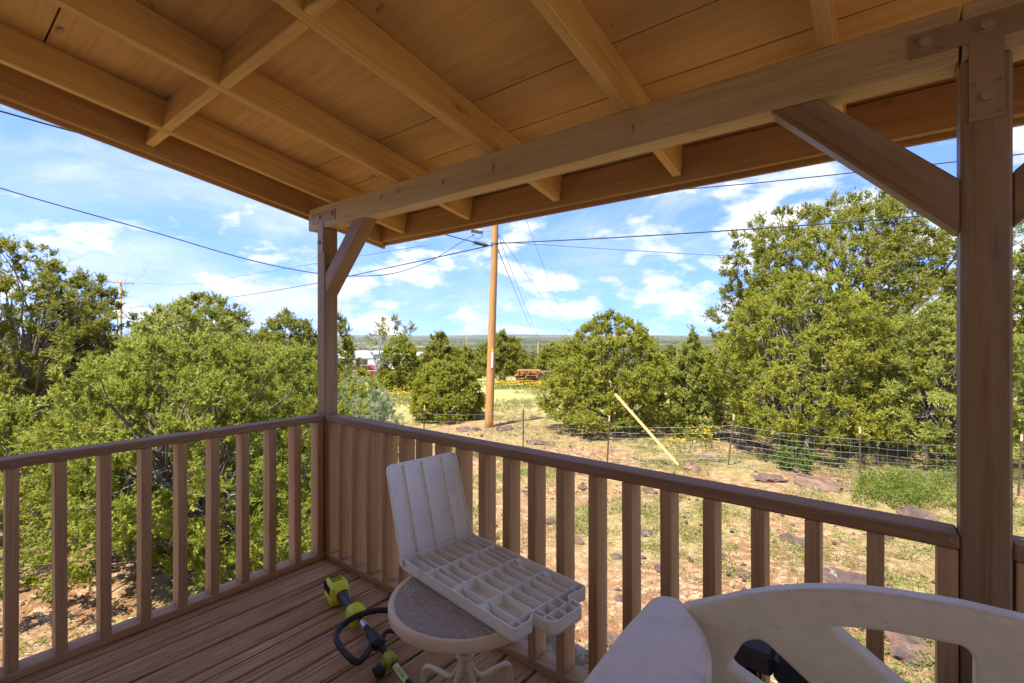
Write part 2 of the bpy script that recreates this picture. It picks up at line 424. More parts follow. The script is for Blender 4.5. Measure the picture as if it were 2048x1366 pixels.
def rockmat(name='basalt_rock', ca=(.065, .046, .038), cb_=(.17, .095, .062)):
    m, t, b, o = mat_new(name); k = N(t); v = k.coord()
    n1 = k.noise(v, 3, 8, .7); n2 = k.noise(v, 14, 6, .7)
    c = k.mix(k.rng(n1, .35, .65), ca, cb_)
    c = k.mix(k.math('MULTIPLY', k.rng(k.noise(v, 5, 5, .6), .60, .70), .7), c, (.40, .37, .29))
    c = k.mix(k.rng(n2, .62, .72), c, (.06, .045, .04))
    k.l(c, b.inputs['Base Color']); b.inputs['Roughness'].default_value = .9
    k.bump(k.math('ADD', n1, n2), .9, .03, b); return m
ROCK = rockmat()
REDROCK = rockmat('red_basalt', (.11, .066, .044), (.24, .145, .088))
def groundmat():
    m, t, b, o = mat_new('red_soil_ground'); k = N(t)
    g = k.n('ShaderNodeNewGeometry'); P = g.outputs['Position']
    ds = k.n('ShaderNodeVectorMath', operation='DISTANCE'); k.l(P, ds.inputs[0]); ds.inputs[1].default_value = (2.7, -1.6, -1.6)
    r = ds.outputs['Value']
    n1 = k.noise(P, .9, 8, .62); n2 = k.noise(P, 7, 8, .68); n3 = k.noise(P, 42, 6, .7); n4 = k.noise(P, .35, 5, .55, .3)
    c = k.mix(k.rng(n1, .35, .65), (.225, .115, .05), (.285, .17, .08))
    c = k.mix(k.rng(n2, .46, .62), c, (.42, .29, .17))                    # pale straw litter
    c = k.mix(k.math('MULTIPLY', k.rng(n3, .54, .62), .85), c, (.13, .07, .04))   # dark crumbs and cinders
    c = k.mix(k.math('MULTIPLY', k.rng(n3, .40, .30), .7), c, (.60, .47, .32))
    c = k.mix(k.math('MULTIPLY', k.math('MULTIPLY', k.rng(n4, .42, .58), k.rng(n2, .36, .52)), .62), c, (.265, .245, .085))
    grassy = k.rng(r, 13, 24)
    gc = k.mix(k.rng(n2, .35, .65), (.38, .36, .13), (.28, .30, .09)); gc = k.mix(k.rng(n1, .55, .72), gc, (.50, .32, .17))
    c = k.mix(k.math('MULTIPLY', grassy, .85), c, gc)
    f1 = k.noise(P, .05, 6, .65); f2 = k.noise(P, .006, 5, .6); f3 = k.noise(P, .0011, 4, .55)
    far = k.mix(k.rng(f1, .34, .56), (.17, .155, .07), (.04, .055, .018))
    far = k.mix(k.rng(f2, .50, .66), far, (.32, .26, .15))
    vf = k.mix(k.rng(f3, .40, .60), (.03, .042, .02), (.20, .17, .10)); vf = k.mix(k.rng(f2, .40, .55), vf, (.06, .08, .03))
    far = k.mix(k.rng(r, 500, 1800), far, vf)
    c = k.mix(k.rng(r, 36, 80), c, far)
    k.l(c, b.inputs['Base Color']); b.inputs['Roughness'].default_value = .95
    b.inputs['Specular IOR Level'].default_value = .15
    h = k.math('ADD', k.math('MULTIPLY', n2, .6), k.math('MULTIPLY', n3, .4))
    k.bump(h, .9, .06, b); return m
GROUND = groundmat()
def pebbled_glass():
    m, t, b, o = mat_new('pebbled_glass'); k = N(t); v = k.coord(False)
    b.inputs['Base Color'].default_value = (.90, .80, .66, 1); b.inputs['Transmission Weight'].default_value = .62  # pale diffuse share stands in for sky reflected off the pebbled surface
    n = k.noise(v, 55, 2, .5, 1.2)
    b.inputs['Roughness'].default_value = .04; b.inputs['IOR'].default_value = 1.45
    k.bump(n, 1.0, .02, b); return m
GLASS = pebbled_glass()

# ------------------------------------------------------------------ ground, hills
def vnoise(x, y, s, seed):
    """smooth value noise in numpy"""
    x = x*s+seed*17.3; y = y*s+seed*9.1
    xi = np.floor(x).astype(int); yi = np.floor(y).astype(int); fx = x-xi; fy = y-yi
    fx = fx*fx*(3-2*fx); fy = fy*fy*(3-2*fy)
    def h(a, b): 
        n = np.sin(a*127.1+b*311.7+seed*74.7)*43758.5453; return n-np.floor(n)
    return (h(xi, yi)*(1-fx)+h(xi+1, yi)*fx)*(1-fy)+(h(xi, yi+1)*(1-fx)+h(xi+1, yi+1)*fx)*fy
def make_ground():
    radii = np.concatenate([[0.0], np.geomspace(1.0, 60, 170), np.geomspace(62, 16000, 90)]); na = 250
    a = np.arange(na)/na*2*np.pi
    R, A = np.meshgrid(radii[1:], a, indexing='ij')
    X = CAM.x+R*np.cos(A); Y = CAM.y+R*np.sin(A); Z = gz_np(X, Y)
    Z = Z+(vnoise(X, Y, 2.3, 1)-.5)*.05*np.clip(R/4, 0, 1)+(vnoise(X, Y, 5.5, 2)-.5)*.03
    V = np.c_[X.ravel(), Y.ravel(), Z.ravel()]; n = len(radii)-1
    i = np.arange(n-1)[:, None]*na; j = np.arange(na)[None, :]; j2 = (j+1) % na
    Q = np.stack([i+j, i+na+j, i+na+j2, i+j2], -1).reshape(-1, 4)
    V = np.vstack([V, [[CAM.x, CAM.y, -1.66]]])
    me = npmesh('ground', V, Q, smooth=True)
    o = link('ground', me, GROUND); setp(o, kind='structure')
make_ground()
def make_hills():
    # a low tableland along the horizon
    V = []; F = []; n = 140; yaw0 = math.atan2(FW.y, FW.x)
    for i in range(n+1):
        a = yaw0+math.radians(-75+150*i/n); d = 11500
        hgt = 40+16*math.sin(i*.11)+9*math.sin(i*.37+1)+4*math.sin(i*1.3)
        for rr, f in ((d-2600, -60), (d-900, hgt*.5), (d, hgt), (d+2400, hgt*.9), (d+3600, -60)):
            z = f-20 if f > 0 else f
            V.append((CAM.x+rr*math.cos(a), CAM.y+rr*math.sin(a), z))
    for i in range(n):
        for k in range(4): F.append((i*5+k, (i+1)*5+k, (i+1)*5+k+1, i*5+k+1))
    o = link('hills', mesh('hills', V, F, True), GROUND); setp(o, kind='structure')
make_hills()

# ------------------------------------------------------------------ deck, house
RIGHT_END = 3.80  # end out of view, porch shortened here to let in more light
deck = thing('deck_floor', None, None, (2.8, -.9, -.04), kind='structure')
x = -.089; i = 0
edges = [-.089]
while x < RIGHT_END+.09:
    wd = .141; x1 = x+wd
    jit = (random.random()-.5)*.004
    plank('deck_board', (x+wd/2, -1.93, -.019+jit*.3), (x+wd/2, .118+random.uniform(-.006, .006), -.019+jit), wd, .038, DECK, deck, c=.005)
    x = x1+.011
for yy in (-1.85, -1.2, -.6, .04):
    plank('joist', (-.08, yy, -.132), (RIGHT_END+.08, yy, -.132), .038, .184, BROWN, deck)
for px_, py_ in ((.05, .04), (2.88, .04), (RIGHT_END-.05, .04)):
    g = gz(px_, py_)
    plank('support_post', (px_, py_-.07, g-.15), (px_, py_-.07, -.041), .089, .089, BROWN, deck, up=(0, 1, 0))
house = thing('house_wall', None, None, (2.8, -4.5, -1.7), kind='structure')
m = MB().box((-.5, -7.2, -1.75), (5.4, -2.02, 2.44)); m.build('wall_core', SIDING, house)  # unseen house body, given depth to block sun from behind
for k in range(21):
    z = -1.65+k*.195
    MB().add([(-.52, -2.022, z), (5.42, -2.022, z), (5.42, -1.994, z), (-.52, -1.994, z), (-.52, -2.022, z+.2), (5.42, -2.022, z+.2), (5.42, -2.008, z+.2), (-.52, -2.008, z+.2)],
      [(0,1,2,3), (4,7,6,5), (3,2,6,7), (0,4,5,1), (0,3,7,4), (1,5,6,2)]).build('siding_board', SIDING, house)

# ------------------------------------------------------------------ porch roof
SL = -0.17
def rb(y): return 2.166+SL*y           # underside of the rafters
roof = thing('porch_roof', 'tan painted porch roof of rafters and plywood over the deck', 'roof', (2.8, -.7, 2.2))
RAFT = [.07, .69, 1.33, 1.965, 2.565, 3.18, 3.79]
for x in RAFT:
    # bird's-mouth: the rafter bears on the beam
    y0, y1 = -1.99, .556
    plank('rafter', (x, y0, rb(y0)+.071), (x, y1, rb(y1)+.071), .038, .14, TAN, roof, up=(0, .17, 1))
def block(xa, xb, yc):
    plank('blocking', (xa+.02, yc, rb(yc)+.072), (xb-.02, yc, rb(yc)+.072), .038, .138, TAN, roof, up=(0, .17, 1))
block(-.195-.018, RAFT[0], -.82)
for a, b in zip(RAFT[:-1], RAFT[1:]): block(a, b, -.82+random.uniform(-.012, .012))
# beam 4x6, its inner face in line with the posts
plank('beam', (-.193, .0445, 2.096), (2.836, .0445, 2.096), .089, .137, BEAM, roof, c=.004)
plank('beam', (2.842, .0445, 2.096), (RIGHT_END+.2, .0445, 2.096), .089, .137, BEAM, roof, c=.004)
# barge rafter on the left end, fascia along the front
plank('barge_board', (-.215, -2.6, rb(-2.6)+.055), (-.215, .60, rb(.60)+.055), .038, .17, FASC, roof, up=(0, .17, 1))
plank('barge_trim', (-.246, -2.6, rb(-2.6)+.045), (-.246, .64, rb(.64)+.045), .020, .185, FASC, roof, up=(0, .17, 1))
plank('fascia_board', (-.195, .579, rb(.56)+.055), (RIGHT_END+.6, .579, rb(.56)+.055), .038, .15, FASC, roof)
plank('fascia_trim', (-.235, .610, rb(.56)+.042), (RIGHT_END+.6, .610, rb(.56)+.042), .019, .165, FASC, roof)
# roof sheathing in separate sheets; joints between them
def sheet(xa, xb, ya, yb, name='plywood_sheet', dz=0.):
    zc = lambda y: rb(y)+.1435+.006+dz
    # grain runs along the roof
    p0 = Vector((xa, (ya+yb)/2, zc((ya+yb)/2))); p1 = Vector((xb, (ya+yb)/2, zc((ya+yb)/2)))
    wd = abs(yb-ya)*math.sqrt(1+SL*SL)
    plank(name, p0, p1, wd-.0012, .012, PLY, roof, up=(0, .17, 1), c=.0004)
xs_a = [-.255, .69, 3.11, RIGHT_END+.6]; xs_b = [-.255, 1.33, 3.75, RIGHT_END+.6]
for a, b in zip(xs_b[:-1], xs_b[1:]): sheet(a+.002, b-.002, -2.45, -1.245)
for a, b in zip(xs_a[:-1], xs_a[1:]): sheet(a+.002, b-.002, -1.24, -.13)
sheet(-.253, 2.56, -.126, .112); sheet(2.565, RIGHT_END+.6, -.126, .112)
sheet(-.253, 3.18, .116, .600, 'eave_board'); sheet(3.185, RIGHT_END+.6, .116, .600, 'eave_board')
# shingle layer with felt, above
me_ = MB()
yA, yB = -2.6, .66
me_.add([(-.28, yA, rb(yA)+.158), (RIGHT_END+.65, yA, rb(yA)+.158), (RIGHT_END+.65, yB, rb(yB)+.158), (-.28, yB, rb(yB)+.158),
         (-.28, yA, rb(yA)+.185), (RIGHT_END+.65, yA, rb(yA)+.185), (RIGHT_END+.65, yB, rb(yB)+.185), (-.28, yB, rb(yB)+.185)],
        [(0,3,2,1), (4,5,6,7), (0,1,5,4), (1,2,6,5), (2,3,7,6), (3,0,4,7)])
me_.build('shingle_layer', ROOFM, roof)
hr = MB().box((-.6, -7.4, 2.63), (5.6, -2.45, 2.75)); setp(hr.build('house_roof', ROOFM), kind='structure')  # unseen roof slab, added with the house body to block the sun
# toe nails left standing out of the beam, nail points under the eave
for px_, z_, dx, dz in ((.55, 2.135, .035, -.045), (1.03, 2.12, .03, -.05), (1.345, 2.13, .022, -.06), (1.99, 2.12, .02, -.05)):
    MB().tube([(px_, .01, z_), (px_+dx, -.022, z_+dz)], .0022, 6).build('nail', NAILM, roof)
rn = random.Random(3)
for k in range(28):
    xx = -.1+k*.165+rn.uniform(-.03, .03); yy = .548
    if min(abs(xx-r_) for r_ in RAFT) < .03: continue
    zt = rb(yy)+.146
    MB().tube([(xx, yy, zt), (xx+rn.uniform(-.004, .004), yy, zt-.016)], .0017, 5).build('nail', NAILM, roof)
for k in range(26):
    xx = rn.choice(RAFT[:5])+rn.choice((-1, 1))*rn.uniform(.03, .07); yy = rn.uniform(-1.4, -.1); zt = rb(yy)+.146
    MB().tube([(xx, yy, zt), (xx, yy, zt-.014)], .0017, 5).build('nail', NAILM, roof)

# ------------------------------------------------------------------ posts with braces and straps
def post(x0, label, strap_half, brace_l, brace_r):
    xc = x0+.0445
    t = thing('porch_post', label, 'post', (xc, .0445, 0))
    plank('shaft', (xc, .0445, 0.001), (xc, .0445, 2.026), .089, .089, POSTM, t, up=(0, 1, 0), c=.006)
    # mitred knee braces: drawn with their grain along local X
    for s in (-1, 1):
        if (s < 0 and not brace_l) or (s > 0 and not brace_r): continue
        xf = x0 if s < 0 else x0+.089
        W = [(xf, 1.612), (xf, 1.742), (xf+s*.288, 2.0265), (xf+s*.412, 2.0265)]
        W = [(xf+s*.001, W[0][1]), (xf+s*.001, W[1][1]), W[2], W[3]]
        d = Vector((s*.70710678, 0, .70710678)); c = Vector((xf+s*.18, .0445, 1.86))
        zl = Vector((-s*.70710678, 0, .70710678)); yl = zl.cross(d)
        M = Matrix.Translation(c) @ Matrix((d, yl, zl)).transposed().to_4x4()
        poly = [((Vector((p[0], .0445, p[1]))-c).dot(d), (Vector((p[0], .0445, p[1]))-c).dot(zl)) for p in W]
        prism('knee_brace', poly, .084, M, POSTM, t, c=.003)
    # T strap
    st = MB()
    xl, xr = xc-strap_half[0], xc+strap_half[1]
    vz = 1.872
    pts = [(xl, 2.062), (xc-.030, 2.062), (xc-.030, vz), (xc+.030, vz), (xc+.030, 2.062), (xr, 2.062), (xr, 2.122), (xl, 2.122)]
    M = Matrix.Translation((0, -.0022, 0))
    s_ = prism('t_strap', pts, .004, M, STEEL, t)
    for bx, bz in ((xc, 1.925), (xl+.03, 2.092), (xr-.03, 2.092), (xc, 2.092)) if strap_half[0] > .1 else ((xc-.01, 1.94), (xr-.035, 2.097), (xc-.012, 2.092)):
        V, F = tube([(bx, -.0035, bz), (bx, -.014, bz)], .0115, 6); V2, F2 = tube([(bx, -.0035, bz), (bx, -.0055, bz)], .017, 12)
        MB().add(V, F).add(V2, F2).build('bolt', BOLT, t)
    for bx, bz in ((xc-.022, 1.96), (xc+.022, 1.96), (xc-.022, 1.888), (xc+.022, 1.888), (xl+.012, 2.108), (xl+.012, 2.075), (xl+.06, 2.112), (xl+.06, 2.072), (xr-.012, 2.108), (xr-.012, 2.075), (xr-.06, 2.112), (xr-.06, 2.072)):
        MB().tube([(bx, -.0035, bz), (bx, -.0062, bz)], .0042, 8).build('strap_nail', NAILM, t)
    return t
POSTM = wood('post_paint', (.30, .182, .09), (.24, .14, .068), .5, knots=.4, bump=.35, gray=((.42, .36, .30), .30))  # grey patches mixed into the paint imitate the sky's reflection
post(-.089, 'brown corner post with one grey knee brace, farthest from the camera', (.10, .165), False, True)
post(2.839, 'thick brown post with knee braces at the right edge of the view', (.14, .14), True, True)
post(RIGHT_END-.089, 'brown porch post at the far right end of the deck', (.14, .1), True, False)

# ------------------------------------------------------------------ railings
RT_ = .877
def railing(axis, a, b, positions, label, loc):
    t = thing('deck_railing', label, 'railing', loc, 'deck railings')
    def P(s, z): return (s, .0445, z) if axis == 0 else (-.0445, s, z)
    plank('top_rail', P(a+.001, RT_-.019), P(b-.001, RT_-.019), .089, .038, RAILM, t, c=.005)
    plank('bottom_rail', P(a+.001, .0195), P(b-.001, .0195), .089, .036, BROWN, t, c=.004)
    for s in positions:
        # 2x4 balusters set on edge between the rails
        if axis == 0: p0, p1, upv = (s, .0445, .038), (s, .0445, RT_-.0385), (0, 1, 0)
        else: p0, p1, upv = (-.0445, s, .038), (-.0445, s, RT_-.0385), (1, 0, 0)
        jx = random.uniform(-.003, .003); tw = random.uniform(-.004, .004)
        p0 = Vector(p0)+Vector((jx if axis == 0 else 0, jx if axis == 1 else 0, 0)); p1 = Vector(p1)+Vector((tw if axis == 0 else 0, tw if axis == 1 else 0, 0))
        for zn in (.019, RT_-.019):
            q = Vector((s+random.uniform(-.008, .008), -.0005, zn+random.uniform(-.006, .006))) if axis == 0 else Vector((.0005, s+random.uniform(-.008, .008), zn+random.uniform(-.006, .006)))
            n_ = Vector((0, -1, 0)) if axis == 0 else Vector((1, 0, 0))
            if random.random() < .6: MB().tube([q-n_*.002, q+n_*.0006], .0038, 7).build('nail', NAILM, t)
        q = Vector((s, .0445+random.uniform(-.02, .02), RT_)) if axis == 0 else Vector((-.0445+random.uniform(-.02, .02), s, RT_))
        if random.random() < .7: MB().tube([q-Vector((0, 0, .002)), q+Vector((0, 0, .0008))], .0045, 7).build('nail', NAILM, t)
        plank('baluster', p0, p1, .038, .084+random.uniform(-.002, .0015), BROWN, t, up=upv, c=.003)
    return t
railing(0, 0, 2.839, [.0225]+[.019+.1397*k for k in range(1, 20)]+[2.8165], 'brown wooden railing running between the two posts toward the yard', (1.42, .0445, 0))
railing(1, -1.985, 0, [-.0225]+[-.0195-.145*k for k in range(1, 14)], 'brown wooden railing on the left side of the deck', (-.0445, -.99, 0))
railing(0, 2.928, RIGHT_END-.09, [2.9505]+[2.947+.1397*k for k in range(1, 6)], 'short visible end of railing right of the thick post', (3.35, .0445, 0))

# ------------------------------------------------------------------ round side table
TC = Vector((1.548, -.380, 0)); TZ = .46; TR = .26
tb = thing('side_table', 'round beige side table with pebbled glass top on bent tube legs', 'table', TC)
prof = [(TR-.022, TZ-.006), (TR-.022, TZ), (TR-.014, TZ+.0035), (TR-.004, TZ+.001), (TR, TZ-.006), (TR, TZ-.030), (TR-.003, TZ-.034), (TR-.016, TZ-.034), (TR-.019, TZ-.031), (TR-.019, TZ-.014), (TR-.022, TZ-.006)]
V, F = lathe(prof, 64); link('rim', mesh('rim', V, F, True), BEIGE, tb, Matrix.Translation(TC))
V, F = lathe([(TR-.0225, TZ-.0045), (TR-.0225, TZ+.0005)], 64); n = 64
F += [tuple(range(n-1, -1, -1)), tuple(range(n, 2*n))]
link('glass_top', mesh('glass_top', V, F), GLASS, tb, Matrix.Translation(TC))
for k in range(4):
    a = math.radians(176-90*k); d = Vector((math.cos(a), math.sin(a), 0))
    pts = smoothpath([TC+d*(TR-.03)+Vector((0, 0, TZ-.026)), TC+d*.15+Vector((0, 0, TZ-.040)), TC+d*.055+Vector((0, 0, .37)), TC+d*.0165+Vector((0, 0, .29)), TC+d*.019+Vector((0, 0, .22)),
        TC+d*.07+Vector((0, 0, .145)), TC+d*.15+Vector((0, 0, .128)), TC+d*.212+Vector((0, 0, .112)), TC+d*.232+Vector((0, 0, .075)), TC+d*.236+Vector((0, 0, .001))], 5)
    MB().tube(pts, .0105, 10).build('leg', BEIGE, tb, True)
V, F = lathe([(.024, .25), (.034, .252), (.034, .262), (.024, .264)], 20); link('leg_clamp', mesh('leg_clamp', V, F, True), BEIGE, tb, Matrix.Translation(TC))

# ------------------------------------------------------------------ moulded seat shell lying on the table
sh_o = Vector((1.226, -.402, TZ+.005))
xa = Vector((.612, -.082, 0)).normalized(); ya = Vector((0, 0, 1)).cross(xa)
MS = Matrix.Translation(sh_o) @ Matrix((xa, ya, Vector((0, 0, 1)))).transposed().to_4x4() @ Matrix.Diagonal((1.09, 1.03, 1, 1))
shell = thing('plastic_seat_shell', 'light grey plastic seat shell with ribbed grid lying on the round table', 'seat shell', sh_o)
SLn, SWd, SHt = .625, .335, .041; TH = .0045
def grid_outline(): return [(0, 0), (.575, 0), (.575, .072), (.556, .095), (.62, .10), (.632, .12), (.632, .235), (.612, .24), (.57, .245), (.572, .265), (.578, SWd), (0, SWd)]
out = rounded(grid_outline(), .014, 3)
def wallstrip(pts, h0, h1, t, name, closed=True):
    """a thin moulded wall along a closed outline"""
    m = len(pts); V = []; F = []
    P = [Vector(p).to_2d() for p in pts]
    for i in range(m):
        a_, b_, c_ = P[i-1], P[i], P[(i+1) % m]
        n1 = (b_-a_); n2 = (c_-b_); n1 = Vector((-n1.y, n1.x)).normalized(); n2 = Vector((-n2.y, n2.x)).normalized()
        nn = (n1+n2); nn = nn.normalized() if nn.length > 1e-6 else n1
        q = b_+nn*t
        V += [(b_.x, b_.y, h0), (b_.x, b_.y, h1), (q.x, q.y, h1), (q.x, q.y, h0)]
    for i in range(m):
        j = (i+1) % m
        for k in range(4): F.append((i*4+k, j*4+k, j*4+(k+1) % 4, i*4+(k+1) % 4))
    return V, F
V, F = wallstrip(out, 0, SHt, TH, 'skirt')
sk = MB().add(V, F).build('skirt', PLASTIC, shell, True, MS)
for p in sk.data.polygons: p.use_smooth = False
nb = len(out)
bot = MB().add([(p[0], p[1], .0005) for p in out]+[(p[0], p[1], .004) for p in out], [tuple(range(nb-1, -1, -1)), tuple(range(nb, 2*nb))]+[(i, (i+1) % nb, nb+(i+1) % nb, nb+i) for i in range(nb)])
bot.build('seat_face', PLASTIC, shell, False, MS)
ribs_y = [.0, .042, .068, .112, .156, .200, .244, .275, .300]
cross = [.150, .285, .415, .545]
for x_ in cross:      # ribs across
    MB().box((x_, .004, .004), (x_+.003, SWd-.004, SHt-.001)).build('cross_rib', PLASTIC, shell, False, MS)
for i, y_ in enumerate(ribs_y[1:]):
    segs = [(.02, .545)] if i not in (1, 7) else [(.02, .285)]
    for s0, s1 in segs: MB().box((s0, y_, .004), (s1, y_+.0026, SHt-.002-(.0 if i % 2 else .001))).build('long_rib', PLASTIC, shell, False, MS)
for y0_, x0_, x1_ in ((.122, .548, .628), (.170, .548, .628), (.215, .548, .628), (.036, .548, .572), (.29, .548, .574)):
    MB().box((x0_, y0_, .004), (x1_, y0_+.003, SHt-.002)).build('end_rib', PLASTIC, shell, False, MS)
MB().box((.588, .104, .004), (.591, .236, SHt-.002)).build('end_rib', PLASTIC, shell, False, MS)
for x0_, x1_, y0_, y1_ in ((.29, .41, .006, .04), (.42, .54, .006, .04), (.29, .41, .30, .33), (.42, .54, .30, .33)):    # moulded pockets with sloping ends
    q = MB().add([(x0_, y0_, .004), (x0_+.028, y0_, .004), (x0_, y1_, .004), (x0_+.028, y1_, .004), (x0_, y0_, SHt-.003), (x0_, y1_, SHt-.003), (x0_+.010, y0_, SHt-.006), (x0_+.010, y1_, SHt-.006)],
        [(0, 2, 3, 1), (0, 4, 5, 2), (4, 6, 7, 5), (6, 1, 3, 7), (0, 1, 6, 4), (2, 5, 7, 3)]); q.build('pocket', PLASTIC, shell, False, MS)
# the back: a ribbed tray bent up from the rear edge
Lb = .385; lean = math.radians(107)
bd_ = Vector((math.cos(lean), 0, math.sin(lean))); bn = Vector((math.sin(lean), 0, -math.cos(lean)))  # up the back / towards the seat
def bk(s, y, n):  # s along back, n depth towards the seat
    e = .030*math.exp(-s/.05)      # soft bend
    p = bd_*s+bn*n; return (p.x+.004-e*.35, y, p.z+.004+e*.05)
def backpanel():
    S = [0, .02, .05, .09, .15, .22, .30, .36, Lb]; Y = [0, .03, .06, .11, .1675, .225, .275, .305, SWd]
    V = []; F = []
    for side in (0, 1):
        for s in S:
            for y in Y:
                arch = .014*(1-((y/SWd)*2-1)**2) if s == Lb else 0
                V.append(bk(s-arch*0+ (-.018*(1-min(y, SWd-y)/.03) if (s == Lb and min(y, SWd-y) < .03) else 0), y, .0 if side == 0 else .005))
    ny = len(Y); ns = len(S)
    for side in (0, 1):
        o_ = side*ns*ny
        for i in range(ns-1):
            for j in range(ny-1):
                q = (o_+i*ny+j, o_+i*ny+j+1, o_+(i+1)*ny+j+1, o_+(i+1)*ny+j); F.append(q if side else q[::-1])
    return V, F
V, F = backpanel(); link('back_panel', mesh('back_panel', V, F, True), PLASTIC, shell, MS)
for y_ in (.072, .158, .255):      # long stiffening ribs of the back
    Vr = []; Sx = [0.0, .03, .08, .16, .26, Lb-.012]
    for s in Sx:
        dpt = .012+.012*math.exp(-s/.07)
        for yy, nn in ((y_, .004), (y_+.003, .004), (y_+.003, .004+dpt), (y_, .004+dpt)): Vr.append(bk(s, yy, nn))
    Fr = []
    for i in range(len(Sx)-1):
        for k in range(4): Fr.append((i*4+k, i*4+(k+1) % 4, (i+1)*4+(k+1) % 4, (i+1)*4+k))
    Fr += [(0, 3, 2, 1), tuple(len(Vr)-4+k for k in range(4))]
    link('back_rib', mesh('back_rib', Vr, Fr), PLASTIC, shell, MS)
def backskirt():
    path = [(.0, .0)]+[(s, .0) for s in (.03, .08, .16, .26, Lb-.022)]+[(Lb-.006, .008), (Lb, .026)]+[(Lb, SWd*k/6) for k in range(1, 6)]+[(Lb, SWd-.026), (Lb-.006, SWd-.008)]+[(s, SWd) for s in (Lb-.022, .26, .16, .08, .03, 0)]
    V = []; F = []
    for i, (s, y) in enumerate(path):
        dp = .016+.032*math.exp(-s/.05)
        cy_, cs = SWd/2, Lb*.5; iy = y+(.0035 if y < SWd*.5 else -.0035) if s < Lb-.003 else y; is_ = s-.0035 if s > Lb-.01 else s
        V += [bk(s, y, -.001), bk(s, y, dp), bk(is_, iy, dp), bk(is_, iy, -.001)]
    for i in range(len(path)-1):
        for k in range(4): F.append((i*4+k, i*4+(k+1) % 4, (i+1)*4+(k+1) % 4, (i+1)*4+k))
    return V, F
V, F = backskirt(); link('back_skirt', mesh('back_skirt', V, F), PLASTIC, shell, MS)

# ------------------------------------------------------------------ string trimmer lying on the deck
T0 = Vector((.519, -.229, 0)); ta = Vector((.975, -.222, 0)).normalized(); ts = Vector((0, 0, 1)).cross(ta)
trim = thing('string_trimmer', 'lime yellow and black string trimmer shaft lying on the deck boards', 'trimmer', T0)
tilt = Vector((ta.x, ta.y, -.045)).normalized()
Z0 = .073
def tp(s, l=0., h=0.):
    p = T0+tilt*s+ts*l; return Vector((p.x, p.y, Z0+tilt.z*s+h))
tz = ts.cross(tilt)*-1; tz = tilt.cross(ts)
MT = Matrix.Translation(tp(0)) @ Matrix((tilt, ts, tz)).transposed().to_4x4() @ Matrix.Diagonal((.79, .86, .86, 1))
def loft(secs, n=16, expo=2.6):
    """superellipse sections (s, halfwidth, halfheight, lateral, up)"""
    V = []; F = []
    for s, a, b, l, u in secs:
        for k in range(n):
            t = 2*math.pi*k/n; c, d = math.cos(t), math.sin(t)
            V.append((s, l+a*math.copysign(abs(c)**(2/expo), c), u+b*math.copysign(abs(d)**(2/expo), d)))
    for i in range(len(secs)-1):
        for k in range(n): F.append((i*n+k, i*n+(k+1) % n, (i+1)*n+(k+1) % n, (i+1)*n+k))
    F += [tuple(range(n-1, -1, -1)), tuple((len(secs)-1)*n+k for k in range(n))]
    return V, F
def part(name, VF, mat, parent, smooth=True, M=MT): return link(name, mesh(name, VF[0], VF[1], smooth), mat, parent, M)
mh = part('motor_housing', loft([(-.115, .030, .026, 0, .006), (-.105, .046, .040, 0, .006), (-.03, .056, .048, 0, .006), (.035, .053, .047, 0, .004), (.06, .044, .042, 0, 0), (.075, .036, .036, 0, 0)], 16, 4.2), LIME, trim, False)
part('battery_foot', loft([(-.125, .052, .012, .01, -.062), (-.118, .058, .018, .01, -.060), (.01, .060, .020, .01, -.058), (.03, .05, .012, .01, -.056)], 16, 6), LIME, trim, False)
for k in range(5):
    MB().box((-.090+k*.021, -.0585, -.004), (-.080+k*.021, -.046, .036)).build('vent', BLACKP, mh, False, MT)
for k in range(3):
    MB().box((-.085+k*.03, -.03, .0505), (-.077+k*.03, .03, .0552)).build('vent', BLACKP, mh, False, MT)
part('grip_sleeve', loft([(.070, .036, .036, 0, 0), (.085, .033, .033, 0, 0), (.13, .027, .027, 0, 0), (.20, .025, .025, 0, 0), (.255, .027, .027, 0, 0)], 18, 2), GRIP, trim)
part('trigger_housing', loft([(.245, .026, .028, 0, 0), (.255, .043, .043, 0, -.003), (.285, .050, .050, 0, -.004), (.325, .050, .051, 0, -.006), (.355, .040, .044, 0, -.006), (.372, .026, .028, 0, -.003)], 18, 3), LIME, trim)
part('shaft', tube([(.36, 0, 0), (1.60, 0, 0)], .0150, 14), BLACKP, trim)
part('silver_label', tube([(.395, 0, 0), (.455, 0, 0)], .0156, 14, False), plain('silver_foil', (.6, .6, .62), .3, .5), trim)
part('handle_clamp', loft([(.50, .018, .018, 0, 0), (.515, .024, .024, 0, 0), (.585, .025, .026, 0, 0), (.60, .034, .030, 0, .0), (.63, .036, .03, 0, 0), (.64, .02, .02, 0, 0)], 14, 2.4), GRIP, trim)
hp = smoothpath([(.60, -.03, .0), (.645, -.055, .01), (.685, -.095, .008), (.70, -.125, .004), (.672, -.150, .012), (.56, -.172, .030), (.49, -.165, .045), (.445, -.115, .058), (.43, -.03, .064), (.435, .06, .058), (.46, .13, .045)], 6)
part('loop_handle', tube(hp, [.011]*8+[.015]*(len(hp)-8), 12), BLACKP, trim)
part('barrier_bar', tube(smoothpath([(.60, .028, .005), (.585, .06, .018), (.60, .095, .012), (.635, .125, .0), (.628, .15, .012)], 5), .011, 10), BLACKP, trim)
cp = part('coupler', loft([(.735, .020, .020, 0, 0), (.742, .029, .029, 0, 0), (.80, .030, .030, 0, 0), (.812, .026, .026, 0, 0), (.818, .02, .02, 0, 0)], 16, 2.3), OLIVE, trim)
MB().tube([(.785, -.028, -.008), (.79, -.05, -.014)], .02, 12).build('boss', OLIVE, cp, True, MT)
kn = part('knob', tube([(.79, -.052, -.014), (.792, -.058, -.014), (.795, -.082, -.020)], [.030, .034, .030], 12), BLACKP, trim, False)
